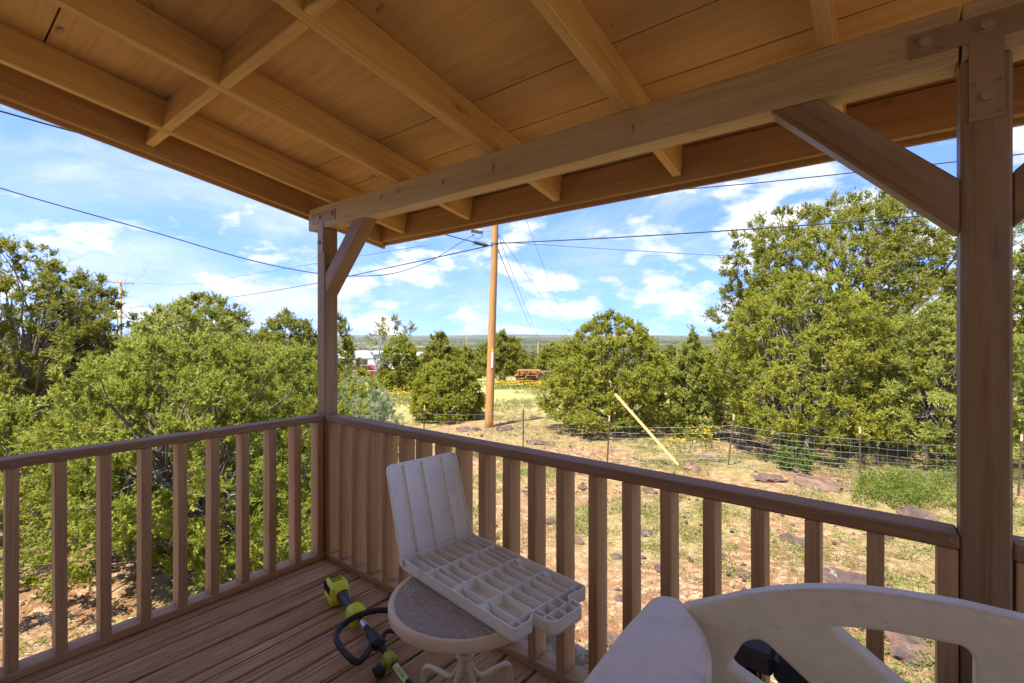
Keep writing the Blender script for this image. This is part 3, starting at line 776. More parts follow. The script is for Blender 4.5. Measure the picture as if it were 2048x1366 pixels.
part('coupler_grip', tube([(.815, 0, 0), (1.02, 0, 0)], .0175, 16), GRIP, trim)
# sticker wrapped on the upper side of the tube, with its printed word
def sticker(s0, s1, a0, a1, r, name, mat, parent):
    V = []; F = []; n = 8
    for s in (s0, s1):
        for k in range(n+1):
            a = a0+(a1-a0)*k/n; V.append((s+(.02 if s == s1 and k > 5 else 0), r*math.cos(a), r*math.sin(a)))
    for k in range(n): F.append((k, k+1, n+2+k, n+1+k))
    return part(name, (V, F), mat, parent)
stk = sticker(.838, .965, math.radians(60), math.radians(175), .0179, 'lime_sticker', STICK, trim)
def text_mesh(body, size):
    cu = bpy.data.curves.new('lettering', 'FONT'); cu.body = body; cu.size = size; cu.align_x = 'CENTER'; cu.align_y = 'CENTER'
    cu.offset = .0004
    tmp = bpy.data.objects.new('tmp', cu); COL.objects.link(tmp)
    me = bpy.data.meshes.new_from_object(tmp.evaluated_get(bpy.context.evaluated_depsgraph_get()))
    COL.objects.unlink(tmp); bpy.data.objects.remove(tmp); bpy.data.curves.remove(cu); me.materials.clear(); return me
tx = text_mesh('EXPAND-IT', .0175)
for v in tx.vertices:      # wrap onto the tube; reads from the far end back towards the motor
    s, l = .90-v.co.x, v.co.y; a = math.radians(115)+l/.0182
    v.co = (s, .0183*math.cos(a), .0183*math.sin(a))
tx.update(); lt = link('lettering', tx, INK, stk, MT)
V, F = tube([(1.03, 0, 0), (1.06, 0, 0)], .0177, 12, False); part('white_mark', (V, F), WHITE, trim)
hd = part('cutting_head', loft([(1.58, .02, .02, 0, 0), (1.60, .045, .035, 0, .0), (1.68, .05, .02, 0, .014), (1.70, .03, .015, 0, .014)], 16, 2.5), BLACKP, trim)

# ------------------------------------------------------------------ plastic bench in the foreground
bench = thing('plastic_bench', 'taupe plastic bench with arched cut-out backrest in the right foreground', 'bench', (2.87, -.62, 0))
XC = 2.87
half = [(2.363, .30), (2.363, .535), (2.360, .630), (2.350, .662), (2.330, .681), (2.309, .691), (2.304, .701), (2.312, .713), (2.350, .735), (2.402, .763), (2.450, .790), (2.505, .816), (2.555, .837), (2.606, .854), (2.660, .868), (2.718, .878), (2.765, .884), (2.805, .888), (XC, .890)]
outl = half+[(2*XC-x_, z_) for x_, z_ in half[-2::-1]]
h1 = rounded([(2.418, .618), (2.450, .686), (2.486, .706), (2.60, .632), (2.73, .545), (2.69, .525), (2.57, .565)], .016, 4)
h2 = rounded([(2.610, .781), (2.700, .804), (2.806, .818), (2.817, .800), (2.817, .66), (2.795, .66)], .012, 4)
holes = [h1, h2]+[[(2*XC-x_, z_) for x_, z_ in h[::-1]] for h in (h1, h2)]
MBk = Matrix.Translation((0, -.42, 0)) @ Matrix.Rotation(math.pi/2, 4, 'X')
shape2d('backrest', outl, holes, .022, .011, PUTTY, bench, MBk, 4)
def arm(s):
    pts = [(2.300, -.395), (2.262, -.40), (2.236, -.43), (2.235, -.60), (2.245, -.80), (2.262, -1.02), (2.300, -1.06), (2.44, -1.05), (2.462, -1.01), (2.455, -.80), (2.440, -.66), (2.418, -.56), (2.385, -.492), (2.345, -.445)]
    if s < 0: pts = [(2*XC-x_, y_) for x_, y_ in pts[::-1]]
    M = Matrix.Translation((0, 0, .690))
    a_ = shape2d('armrest', rounded(pts, .03, 4), [], .028, .022, PUTTY, bench, M, 4)
    xl = 2.285 if s > 0 else 2*XC-2.285-.075
    sp_ = MB().box((xl, -1.0, .001), (xl+.075, -.45, .665), .02); sp_.build('side_panel', PUTTY, bench)
arm(1); arm(-1)
MB().box((2.366, -1.02, .36), (2*XC-2.366, -.447, .42), .018).build('seat', PUTTY, bench)
MB().box((2.38, -.98, .06), (2*XC-2.38, -.95, .355), .01).build('front_panel', PUTTY, bench)

# folding sawhorse behind the bench, seen through the cut-outs
saw = thing('folding_sawhorse', 'dusty black plastic folding sawhorse behind the bench backrest', 'sawhorse', (2.75, -.21, 0))
b_ = MB().box((2.37, -.255, .510), (2.475, -.165, .565), .008); b_.build('end_cap', DUSTY, saw)
MB().box((2.477, -.262, .505), (3.12, -.158, .573), .012).build('beam', BLACKP, saw)
MB().box((2.49, -.235, .5735), (3.11, -.185, .581), .004).build('groove_strip', DUSTY, saw)
MB().box((2.60, -.272, .47), (2.645, -.263, .555), .004).build('latch', DUSTY, saw)
for xl in (2.42, 3.06):
    for s in (-1, 1):
        p0 = Vector((xl, -.21+s*.03, .506)); p1 = Vector((xl+(-.04 if xl < 2.7 else .04), -.21+s*.125, .013))
        plank('leg', p0, p1, .045, .022, BLACKP, saw, up=(0, 1, .2), c=.004)

# ------------------------------------------------------------------ vegetation
def unit(a): return a/np.maximum(np.linalg.norm(a, axis=-1, keepdims=True), 1e-9)
def leaf_mesh(name, P, D, Ln, Wd, tint, g, face=None):
    """one narrow pointed triangle per leaf; face: the way most leaves turn"""
    n = len(P); nn = g.normal(size=(n, 3))
    if face is not None: nn = face+nn*.55
    S = unit(np.cross(D, nn))
    Ln = np.broadcast_to(Ln, (n,))[:, None]; Wd = np.broadcast_to(Wd, (n,))[:, None]
    V = np.stack([P+S*Wd*.5, P+D*Ln, P-S*Wd*.5], 1).reshape(-1, 3)
    return npmesh(name, V, np.arange(3*n).reshape(-1, 3), np.repeat(np.clip(tint, 0, 1), 3))
def prof_of(form):
    if form == 'round': return lambda t: np.sqrt(np.clip(1-((t-.42)/.60)**2, 0, 1))
    if form == 'cone': return lambda t: np.clip(1-t, 0, 1)**.62*np.clip(t*7+.45, 0, 1)
    if form == 'dome': return lambda t: np.clip(1-t**2.3, 0, 1)**.6*np.clip(t*5+.6, 0, 1)
    if form == 'top': return lambda t: np.clip(1-((t-.68)/.36)**2, 0, 1)**.5*.95+.05*(t < .5)
    return lambda t: np.sqrt(np.clip(1-((t-.5)/.52)**2, 0, 1))
def crown(seed, H, W, form='round', n=180, rc=.3, spikes=11, leaves=16, leaf=.06, low=.05, irr=.22, inner=.5, up=.45, wl=.58, D2=None):
    n = int(n*2.3); rc *= .66; leaf *= .84; leaves = int(leaves*1.0)
    g = np.random.default_rng(seed); pf = prof_of(form)
    t = g.uniform(0, 1, n*6); keep = g.uniform(0, 1, n*6) < pf(t)**1.2+.02; t = t[keep][:n]; n = len(t)
    a = g.uniform(0, 2*np.pi, n); lob = 1+irr*np.sin(a*3+g.uniform(0, 6)+t*5)+irr*.6*np.sin(a*5+g.uniform(0, 6)-t*9)
    rr = pf(t)*W/2*lob*(inner+(1-inner)*np.sqrt(g.uniform(0, 1, n)))
    rr = np.maximum(rr-rc*.35, 0)
    zc = low*H+t*(H*(1-low)-rc*.55)
    C = np.c_[rr*np.cos(a), rr*np.sin(a)*(D2 or 1.), zc]
    R = rc*g.uniform(.65, 1.35, n); ct = g.uniform(0, 1, n)
    outw = unit(np.c_[np.cos(a)*rr, np.sin(a)*rr, (zc-H*.4)*.7+.01])
    SD = unit(outw[:, None, :]*.55+np.array([0, 0, up])+g.normal(size=(n, spikes, 3))*.62)
    SL_ = R[:, None]*g.uniform(.6, 1.15, (n, spikes))
    tt = g.uniform(.08, 1.0, (n, spikes, leaves))
    P = C[:, None, None, :]+SD[:, :, None, :]*(SL_[:, :, None]*tt)[..., None]+g.normal(size=(n, spikes, leaves, 3))*(R[:, None, None]*.11*(1.15-tt))[..., None]
    D = unit(SD[:, :, None, :]*.8+g.normal(size=(n, spikes, leaves, 3))*.5)
    tint = ct[:, None, None]*.45+g.uniform(0, .35, (n, spikes))[:, :, None]+tt*.12+g.normal(size=tt.shape)*.06
    P = P.reshape(-1, 3); D = D.reshape(-1, 3)
    L0 = leaf*g.uniform(.6, 1.3, len(P))
    face = np.repeat(outw*.9+np.array([0, 0, .55]), spikes*leaves, 0)
    return leaf_mesh('crown', P, D, L0, L0*wl, tint.ravel(), g, face), C
def limbs(seed, C, H, stems=3, rad=.07, spread=.15, count=45, sides=5, wob=.12):
    """bark: stems from the ground that fork out to the leaf clumps"""
    g = random.Random(seed); m = MB(); idx = list(range(len(C))); g.shuffle(idx)
    st = []
    for s in range(stems):
        a = 6.283*s/stems+g.uniform(-.5, .5); d = Vector((math.cos(a), math.sin(a), 0))
        top = Vector((0, 0, H*g.uniform(.55, .85)))+d*spread*H*g.uniform(.5, 1.6)
        b0 = d*rad*(1.2 if stems > 1 else 0)+Vector((0, 0, -.12))
        mid = [b0.lerp(top, q)+Vector((g.uniform(-1, 1), g.uniform(-1, 1), 0))*wob*H*.25 for q in (.25, .5, .75)]
        pts = smoothpath([b0]+mid+[top], 3); k = len(pts)
        st.append(pts); m.tube(pts, [rad*.8*(1-.9*i/(k-1)) for i in range(k)], sides+2)
    for i in idx[:count]:
        c = Vector(C[i]); pts = min(st, key=lambda P: min((p-c).length for p in P))
        j = max(1, min(len(pts)-2, int(len(pts)*max(.08, min(.8, (c.z/H)*.7-.05)))))
        a = pts[j]; L = (c-a).length
        mids = [a.lerp(c, q)+Vector((g.uniform(-1, 1), g.uniform(-1, 1), g.uniform(-.6, .6)))*L*.10 for q in (.35, .7)]
        P = smoothpath([a]+mids+[c], 2); k = len(P); r0 = min(rad*.32, .007+.009*L)
        m.tube(P, [r0*(1-.8*q/(k-1)) for q in range(k)], sides, False)
    return m
def twigs(seed, n, H, W, z0, z1, length, rad, rin=.2):
    """bare silvery dead branches"""
    g = random.Random(seed); m = MB()
    for _ in range(n):
        a = g.uniform(0, 6.283); r = W/2*g.uniform(rin, .85); z = H*g.uniform(z0, z1)
        p = Vector((math.cos(a)*r*.5, math.sin(a)*r*.5, z)); d = Vector((math.cos(a), math.sin(a), g.uniform(-.25, .75))).normalized()
        L = length*g.uniform(.5, 1.3)
        def br(p, d, L, r_, lev):
            q = [p]; dd = d.copy()
            for _k in range(4):
                dd = (dd+Vector((g.uniform(-1, 1), g.uniform(-1, 1), g.uniform(-.7, .9)))*.22).normalized(); q.append(q[-1]+dd*L/4)
            m.tube(q, [r_*(1-.2*i) for i in range(5)], 4, False)
            if lev:
                for k in (2, 3, 4):
                    if g.random() < .8: br(q[k], (dd+Vector((g.uniform(-1, 1), g.uniform(-1, 1), g.uniform(-.6, 1)))*.8).normalized(), L*g.uniform(.35, .6), r_*.55, lev-1)
        br(p, d, L, rad, 2)
    return m
def tree(name, label, cat, loc, mat, seed, H, W, form, group=None, stems=3, rad=.07, count=40, dead=0, deadlen=.5, deadz=(.15, .75), **kw):
    t = thing(name, label, cat, loc, group); M = Matrix.Translation(loc) @ Matrix.Rotation(seed*1.7, 4, 'Z')
    me, C = crown(seed, H, W, form, **kw)
    link('crown', me, mat, t, M)
    limbs(seed, C, H, stems, rad, count=count).build('trunk', BARK, t, True, M)
    if dead: twigs(seed+5, dead, H, W, deadz[0], deadz[1], deadlen, .011, .2).build('dead_branches', DEADW, t, True, M)['kind'] = 'stuff'
    return t
def hgt(d, py, p): return CAM.z+(Y0-py)/FPX*d-p.z          # height whose top shows at row py
def T(px, d, ptop, wpx, **kw):
    p = at(px, d); return dict(loc=p, H=hgt(d, ptop, p), W=wpx*d/FPX, **kw)

tree('juniper_tree', 'large bright juniper just outside the left railing', 'tree', mat=F_NEAR, seed=11, form='round', **T(395, 6.4, 672, 565), stems=4, rad=.085, count=130, dead=80, deadlen=.6, deadz=(.04, .5),
     n=440, rc=.27, spikes=12, leaves=19, leaf=.045, low=.05, irr=.3, inner=.28, up=.8)
tree('juniper_tree', 'pale feathery juniper top rising behind the big left one', 'tree', mat=F_PALE, seed=12, form='dome', **T(370, 8.8, 598, 350), stems=2, rad=.06, count=50, n=340, rc=.27, spikes=11, leaves=15, leaf=.058, low=.05, up=.8)
tree('juniper_tree', 'scraggly olive juniper with bare dead twigs at the far left', 'tree', mat=F_DARK, seed=13, form='round', **T(30, 11.5, 480, 330), stems=4, rad=.13, count=120, dead=40, deadlen=1.0, deadz=(.25, .93), n=300, rc=.32, spikes=12, leaves=15, leaf=.07, low=.1, irr=.35, inner=.3, up=.3)
tree('juniper_tree', 'olive juniper branch crown beside the crossarm pole on the left', 'tree', mat=F_DARK, seed=14, form='round', **T(170, 13.0, 545, 160), stems=3, rad=.1, count=70, dead=20, deadlen=.9, deadz=(.4, .95), n=170, rc=.30, spikes=11, leaves=15, leaf=.068, low=.1, irr=.3, inner=.25, up=.3)
tree('juniper_tree', 'young green juniper at the lower left edge by the railing', 'tree', mat=F_NEAR, seed=15, form='round', **T(20, 7.2, 800, 230), stems=3, rad=.04, count=40, dead=6, n=95, rc=.24, spikes=11, leaves=16, leaf=.05, low=.03)
tree('juniper_tree', 'dark round-topped juniper showing above the pale one on the left', 'tree', mat=F_DARK, seed=16, form='dome', **T(420, 14.5, 580, 250), stems=2, rad=.1, count=30, n=250, rc=.36, spikes=11, leaves=15, leaf=.075, low=.05)
tree('juniper_tree', 'green juniper seen just left of the corner post', 'tree', mat=F_DARK, seed=17, form='dome', **T(575, 13.5, 622, 210), stems=2, rad=.09, count=30, n=270, rc=.33, spikes=11, leaves=15, leaf=.07, low=.02)
tree('juniper_tree', 'bright leafy juniper between the left railing and corner post', 'tree', mat=F_NEAR, seed=18, form='round', **T(575, 8.6, 690, 200), stems=3, rad=.05, count=40, dead=8, n=150, rc=.25, spikes=11, leaves=15, leaf=.055, low=.04)
tree('juniper_tree', 'dark juniper seen just right of the corner post', 'tree', mat=F_DARK, seed=19, form='dome', **T(672, 19, 625, 105), stems=2, rad=.1, count=25, n=90, rc=.36, spikes=10, leaves=14, leaf=.09, low=.02)
tree('juniper_tree', 'smooth dense cone-shaped juniper next to the camper', 'tree', mat=F_JUN, seed=20, form='dome', **T(800, 27, 668, 92), stems=2, rad=.09, count=12, n=190, rc=.32, spikes=10, leaves=13, leaf=.11, low=.0, irr=.05, inner=.75)
tree('juniper_tree', 'pointed green juniper behind the round bush left of the pole', 'tree', mat=F_DARK, seed=21, form='cone', **T(880, 25, 660, 130), stems=2, rad=.09, count=15, n=150, rc=.42, spikes=10, leaves=14, leaf=.11, low=.0, up=.7)
tree('juniper_bush', 'compact round yellow-green juniper bush left of the utility pole', 'bush', mat=F_JUN, seed=22, form='dome', **T(893, 17.4, 712, 150), stems=3, rad=.06, count=25, n=240, rc=.30, spikes=11, leaves=15, leaf=.075, low=.03, irr=.06, inner=.65, up=.8)
tree('juniper_tree', 'dark juniper with visible trunks directly behind the utility pole', 'tree', mat=F_DARK, seed=23, form='dome', **T(1006, 33, 662, 108), stems=4, rad=.13, count=25, n=150, rc=.45, spikes=10, leaves=14, leaf=.13, low=.16, up=.5)
tree('juniper_tree', 'broad bushy juniper in the centre right behind the wire fence', 'tree', mat=F_JUN, seed=24, form='dome', **T(1225, 15.6, 622, 275), stems=4, rad=.09, count=70, dead=16, deadlen=.5, deadz=(.03, .5), n=430, rc=.33, spikes=11, leaves=16, leaf=.07, low=.02, irr=.12, up=.7)
tree('juniper_tree', 'small green juniper in the gap left of the large right-hand one', 'tree', mat=F_PALE, seed=25, form='cone', **T(1385, 14.2, 655, 120), stems=2, rad=.05, count=25, n=130, rc=.27, spikes=11, leaves=14, leaf=.068, low=.0, up=.8)
tree('juniper_tree', 'large yellow-green juniper leaning over the fence on the right', 'tree', mat=F_JUN, seed=26, form='dome', **T(1600, 13.1, 545, 385), stems=4, rad=.1, count=120, dead=34, deadlen=.6, deadz=(.02, .42), n=500, rc=.31, spikes=12, leaves=17, leaf=.06, low=.09, irr=.14, inner=.5, up=.7)
tree('juniper_tree', 'tall old juniper with dark branches at the upper right', 'tree', mat=F_DARK, seed=27, form='round', **T(1700, 17.5, 398, 520), stems=4, rad=.2, count=170, dead=26, deadlen=1.1, deadz=(.3, .9), n=800, rc=.44, spikes=12, leaves=14, leaf=.088, low=.14, irr=.16, inner=.4, up=.4)
tree('juniper_tree', 'bright juniper half hidden behind the thick right post', 'tree', mat=F_PALE, seed=28, form='dome', **T(1890, 11.6, 592, 330), stems=4, rad=.08, count=110, dead=30, deadlen=.6, deadz=(.02, .5), n=380, rc=.28, spikes=11, leaves=16, leaf=.055, low=.05, irr=.16, inner=.45, up=.6)
tree('juniper_tree', 'olive juniper at the extreme right edge beyond the post', 'tree', mat=F_DARK, seed=29, form='round', **T(2190, 12.5, 440, 430), stems=3, rad=.14, count=60, n=210, rc=.38, spikes=11, leaves=14, leaf=.08, low=.1)
for i, (px_, d_, top_, w_, s_) in enumerate(((740, 11.5, 745, 90, 31), (690, 10.5, 770, 80, 32), (765, 13.2, 770, 75, 33), (705, 13.5, 742, 70, 34))):
    lb = ['silvery grey-green sagebrush beside the corner post', 'low sagebrush against the right side of the corner post', 'grey-green sagebrush at the edge of the grassy clearing', 'small sagebrush behind the others near the corner post'][i]
    tree('sagebrush', lb, 'shrub', mat=F_SAGE, seed=s_, form='dome', **T(px_, d_, top_, w_), group='sagebrush by the corner post', stems=3, rad=.02, count=14, n=60, rc=.2, spikes=10, leaves=14, leaf=.055, low=.0, up=.9, wl=.25)
tree('leafy_bush', 'small bright green bush beside the sagebrush near the camper', 'bush', mat=F_JUN, seed=35, form='dome', **T(722, 15, 735, 85), stems=3, rad=.03, count=14, n=80, rc=.24, spikes=10, leaves=13, leaf=.065, low=.0, up=.8)
tree('leafy_bush', 'small bluish bush growing through the fence below the right junipers', 'bush', mat=F_WEED, seed=36, form='dome', **T(1585, 10.7, 880, 75), stems=2, rad=.012, count=10, n=36, rc=.16, spikes=9, leaves=13, leaf=.045, low=.0, up=.9)
# half-bare tree above the camper
bp = at(735, 24); bt = thing('bare_tree', 'half dead grey tree with bare branches above the camper', 'tree', bp)
Hb = hgt(24, 640, bp); m = MB(); g_ = random.Random(77)
def bare(p, d, L, r, lev, m):
    q = [p]
    for _ in range(5):
        d = (d+Vector((g_.uniform(-1, 1), g_.uniform(-1, 1), g_.uniform(-.5, .8)))*.16).normalized(); q.append(q[-1]+d*L/5)
    m.tube(q, [r*(1-.15*i) for i in range(6)], 5, False)
    if lev:
        for k in (2, 3, 4, 5):
            bare(q[k], (d+Vector((g_.uniform(-1, 1), g_.uniform(-1, 1), g_.uniform(-.2, .6)))*.75).normalized(), L*g_.uniform(.45, .68), r*.5, lev-1, m)
bare(bp+Vector((0, 0, -.1)), (RT*.35+Vector((0, 0, 1))).normalized(), Hb*.52, .11, 3, m)
m.build('trunk', DEADW, bt, True)
me_c, _ = crown(78, 1.6, 2.4, 'round', n=20, rc=.36, spikes=8, leaves=6, leaf=.11, low=0, inner=.2)
link('crown', me_c, F_DARK, bt, Matrix.Translation(at(785, 24.5, py=690)))

# more junipers in the middle distance: one shape per kind, copied
me_m, Cm = crown(90, 3.0, 3.2, 'dome', n=95, rc=.48, spikes=9, leaves=11, leaf=.17, low=.0, up=.6)
me_t = limbs(90, Cm, 3.0, 3, .09, count=10).build('trunk', BARK, None, True)
COL.objects.unlink(me_t); me_t = me_t.data
gm = random.Random(5)
MID = [(1065, 46), (1105, 40), (1140, 55), (1175, 62), (1300, 60), (1340, 42), (1395, 30), (1420, 52), (930, 48), (955, 60), (845, 52), (905, 70), (1030, 66), (1090, 78), (1215, 90), (770, 66), (812, 62), (700, 58), (650, 46), (540, 40), (470, 34), (520, 52), (300, 44), (120, 36), (200, 60), (620, 75), (1125, 98), (1250, 120)]
SIDE = ['left of the corner post', 'between corner post and utility pole', 'between utility pole and the broad centre juniper', 'behind the centre and right junipers']
ORDZ = ['leftmost', 'second from left', 'third from left', 'fourth from left', 'fifth from left', 'sixth from left', 'seventh from left', 'eighth from left', 'ninth from left']; zc_ = {}
for px_, d_ in sorted(MID):
    p = at(px_, d_); s = gm.uniform(.75, 1.15)
    zone = 0 if px_ < 640 else 1 if px_ < 975 else 2 if px_ < 1160 else 3
    t = thing('juniper_tree', 'distant green juniper '+SIDE[zone]+', '+ORDZ[zc_.setdefault(zone, 0)], 'tree', p, 'distant junipers '+SIDE[zone])
    zc_[zone] += 1
    M = Matrix.Translation(p) @ Matrix.Rotation(gm.uniform(0, 6.28), 4, 'Z') @ Matrix.Diagonal((s*gm.uniform(.9, 1.2), s, s*gm.uniform(.85, 1.15), 1))
    link('crown', me_m, F_DARK, t, M); link('trunk', me_t, BARK, t, M)
# wooded plain beyond: too many to count
def far_scrub():
    g = np.random.default_rng(8); n = 9000
    d = np.exp(g.uniform(np.log(110), np.log(3200), n)); px = g.uniform(-300, 2350, n)
    fw = np.array(FW)[:2]; rt = np.array(RT)[:2]
    XY = np.array(CAM)[:2]+d[:, None]*fw+((px-1024)/FPX*d)[:, None]*rt
    keep = vnoise(XY[:, 0], XY[:, 1], .012, 3) > .32; XY = XY[keep]; n = len(XY)
    Z = gz_np(XY[:, 0], XY[:, 1]); s = g.uniform(.7, 1.35, n); k = 20
    dirs = unit(g.normal(size=(n, k, 3))); dirs[..., 2] = np.abs(dirs[..., 2])
    P = np.c_[XY, Z][:, None, :]+dirs*np.array([1.7, 1.7, 2.3])*(s[:, None]*g.uniform(.45, 1, (n, k)))[..., None]+np.array([0, 0, .2])
    D = unit(dirs+g.normal(size=(n, k, 3))*.5+np.array([0, 0, .3]))
    tint = np.repeat(g.uniform(0, .7, n), k)+g.uniform(0, .3, n*k)
    P = P.reshape(-1, 3)
    me = leaf_mesh('far_scrub', P-D.reshape(-1, 3)*.35, D.reshape(-1, 3), g.uniform(1.0, 1.7, n*k), g.uniform(.9, 1.4, n*k), tint, g)
    o = link('far_scrub', me, F_FAR); setp(o, 'wooded plain of dark junipers stretching to the horizon', 'scrub', kind='stuff')
far_scrub()

# ground plants: uncountable
def scatter(n, pxr, dr, seed, dens=None):
    g = np.random.default_rng(seed); d = np.sqrt(g.uniform(dr[0]**2, dr[1]**2, n)); px = g.uniform(*pxr, n)
    XY = np.array(CAM)[:2]+d[:, None]*np.array(FW)[:2]+((px-1024)/FPX*d)[:, None]*np.array(RT)[:2]
    if dens is not None: XY = XY[g.uniform(0, 1, n) < dens(XY[:, 0], XY[:, 1], d)]
    XY = XY[~((XY[:, 0] > -.35) & (XY[:, 1] < .35))]
    return XY, g
def blades(XY, g, nb, h, wd, spread, lean=.45):
    n = len(XY); Z = gz_np(XY[:, 0], XY[:, 1])-.01
    P = np.repeat(np.c_[XY, Z], nb, 0); P[:, :2] += g.normal(size=(n*nb, 2))*spread
    D = unit(np.c_[g.normal(size=(n*nb, 2))*lean, np.ones(n*nb)]); hh = h*np.repeat(g.uniform(.5, 1.3, n), nb)*g.uniform(.6, 1.2, n*nb)
    return P, D, hh, wd*g.uniform(.7, 1.3, n*nb), np.repeat(g.uniform(0, .65, n), nb)+g.uniform(0, .35, n*nb)
XY, g = scatter(60000, (-150, 2250), (4.4, 38), 21, lambda x, y, d: np.clip((vnoise(x, y, .55, 5)-.28)*1.7, 0, 1)*np.clip((d-4)/7, .22, 1)*np.clip(26/d, .2, 1))
B = blades(XY, g, 9, .13, .007, .05); sc_d = np.hypot(B[0][:, 0]-CAM.x, B[0][:, 1]-CAM.y)
o = link('dry_grass', leaf_mesh('dry_grass', B[0], B[1], B[2]*np.clip(sc_d/13, .7, 1.6), B[3]*np.clip(sc_d/8, .8, 3), B[4], g), F_GRASS)
setp(o, 'thin dry yellow-green grass growing over the red soil', 'grass', kind='stuff')
def cover_d(x, y, d):
    return np.clip((vnoise(x, y, .8, 9)-.30)*2.6, 0, 1)*np.clip((vnoise(x, y, 3.1, 4)-.2)*2, 0, 1)
XY, g = scatter(62000, (-100, 2200), (3.6, 13.5), 22, cover_d)
n = len(XY); k = 7
P = np.repeat(np.c_[XY, gz_np(XY[:, 0], XY[:, 1])+.012], k, 0); P[:, :2] += g.normal(size=(n*k, 2))*.045; P[:, 2] += g.uniform(0, .035, n*k)
D = unit(np.c_[g.normal(size=(n*k, 2)), g.uniform(.05, .9, n*k)])
o = link('ground_cover', leaf_mesh('ground_cover', P, D, .034*g.uniform(.6, 1.4, n*k), .017*g.uniform(.6, 1.4, n*k), np.repeat(g.uniform(0, .6, n), k)+g.uniform(0, .35, n*k), g), F_COVER)
setp(o, 'low green creeping weeds spread over the bare soil', 'weeds', kind='stuff')
# bright weeds at the foot of the right-hand trees
XY, g = scatter(640, (1690, 2120), (8.3, 9.9), 23, lambda x, y, d: np.clip((vnoise(x, y, 1.1, 6)-.25)*2, 0, 1))
n = len(XY); k = 34; hh = g.uniform(.15, .42, n)
base = np.repeat(np.c_[XY, gz_np(XY[:, 0], XY[:, 1])], k, 0); base[:, 2] += np.repeat(hh, k)*g.uniform(.05, 1, n*k); base[:, :2] += g.normal(size=(n*k, 2))*.055
D = unit(np.c_[g.normal(size=(n*k, 2)), g.uniform(.1, 1.4, n*k)])
o = link('green_weeds', leaf_mesh('green_weeds', base, D, .06*g.uniform(.6, 1.3, n*k), .02*g.uniform(.7, 1.3, n*k), np.repeat(g.uniform(0, .6, n), k)+g.uniform(0, .4, n*k), g), F_WEED)
setp(o, 'bright green weeds at the foot of the right-hand junipers', 'weeds', kind='stuff')
# yellow flowers
PF = []; gF = np.random.default_rng(24)
for px0, px1, d0, d1, cnt, h0 in ((990, 1110, 26.5, 30, 620, .45), (1375, 1440, 12.2, 13.4, 45, .55), (1330, 1372, 12.2, 12.8, 24, .3), (775, 835, 21, 24, 160, .5), (760, 800, 12.5, 14, 60, .4), (40, 110, 8.6, 9.8, 90, .55), (150, 215, 8.4, 9.4, 70, .75), (540, 620, 10.5, 11.5, 60, 1.3)):
    d = gF.uniform(d0, d1, cnt); px = gF.uniform(px0, px1, cnt)
    XY = np.array(CAM)[:2]+d[:, None]*np.array(FW)[:2]+((px-1024)/FPX*d)[:, None]*np.array(RT)[:2]
    PF.append(np.c_[XY, gz_np(XY[:, 0], XY[:, 1])+h0*gF.uniform(.45, 1, cnt)])
PF = np.vstack(PF); n = len(PF); k = 6
a = np.tile(np.arange(k)*2*np.pi/k, n)+np.repeat(gF.uniform(0, 6, n), k)
D = unit(np.c_[np.cos(a), np.sin(a), gF.uniform(-.1, .7, n*k)])
o = link('yellow_flowers', leaf_mesh('yellow_flowers', np.repeat(PF, k, 0), D, .045, .030, gF.uniform(0, 1, n*k), gF), F_FLOWER)
setp(o, 'yellow wildflowers scattered in patches through the grass', 'flowers', kind='stuff')
st_ = []
ST = np.repeat(PF, 2, 0); low_ = ST.copy(); low_[:, 2] = gz_np(ST[:, 0], ST[:, 1])
Dn = unit(ST-low_+gF.normal(size=ST.shape)*.04)
o = link('flower_stems', leaf_mesh('flower_stems', low_, Dn, ST[:, 2]-low_[:, 2], .016, gF.uniform(0, .6, len(ST)), gF), F_WEED)
setp(o, 'thin green stems of the yellow wildflowers', 'stems', kind='stuff')
# pebbles, cinders
XY, g = scatter(9000, (-150, 2200), (3.6, 15), 25, lambda x, y, d: np.clip((vnoise(x, y, .7, 12)-.3)*1.9, .08, 1))
n = len(XY); s = .012+.035*g.uniform(0, 1, n)**4
ico = np.array([(0, 0, 1), (1, 0, .1), (.2, .95, 0), (-.85, .5, .1), (-.8, -.6, 0), (.3, -.9, .1), (0, 0, -.6)]); fi = np.array([(0, i, i % 5+1) for i in range(1, 6)]+[(6, i % 5+1, i) for i in range(1, 6)])
V = (np.c_[XY, gz_np(XY[:, 0], XY[:, 1])+s*.25])[:, None, :]+ico[None]*s[:, None, None]*g.uniform(.6, 1.3, (n, 7, 3))
Q = (fi[None]+np.arange(n)[:, None, None]*7).reshape(-1, 3)
o = link('pebbles', npmesh('pebbles', V.reshape(-1, 3), Q), ROCK); setp(o, 'small dark stones scattered over the red soil', 'stones', kind='stuff')

# straw and needle litter lying on the soil
XY, g = scatter(46000, (-150, 2200), (3.6, 16), 26, lambda x, y, d: np.clip((vnoise(x, y, 1.3, 15)-.2)*1.6, .1, 1)*np.clip(9/d, .3, 1))
n = len(XY); P = np.c_[XY, gz_np(XY[:, 0], XY[:, 1])+.012+g.uniform(0, .02, n)]
D = unit(np.c_[g.normal(size=(n, 2)), g.uniform(-.12, .22, n)])
o = link('straw_litter', leaf_mesh('straw_litter', P, D, g.uniform(.03, .10, n), g.uniform(.006, .014, n), g.uniform(.3, 1, n), g, np.array([[0, 0, 2.]])), F_STRAW)
setp(o, 'dry straw and twig litter strewn over the red soil', 'litter', kind='stuff')

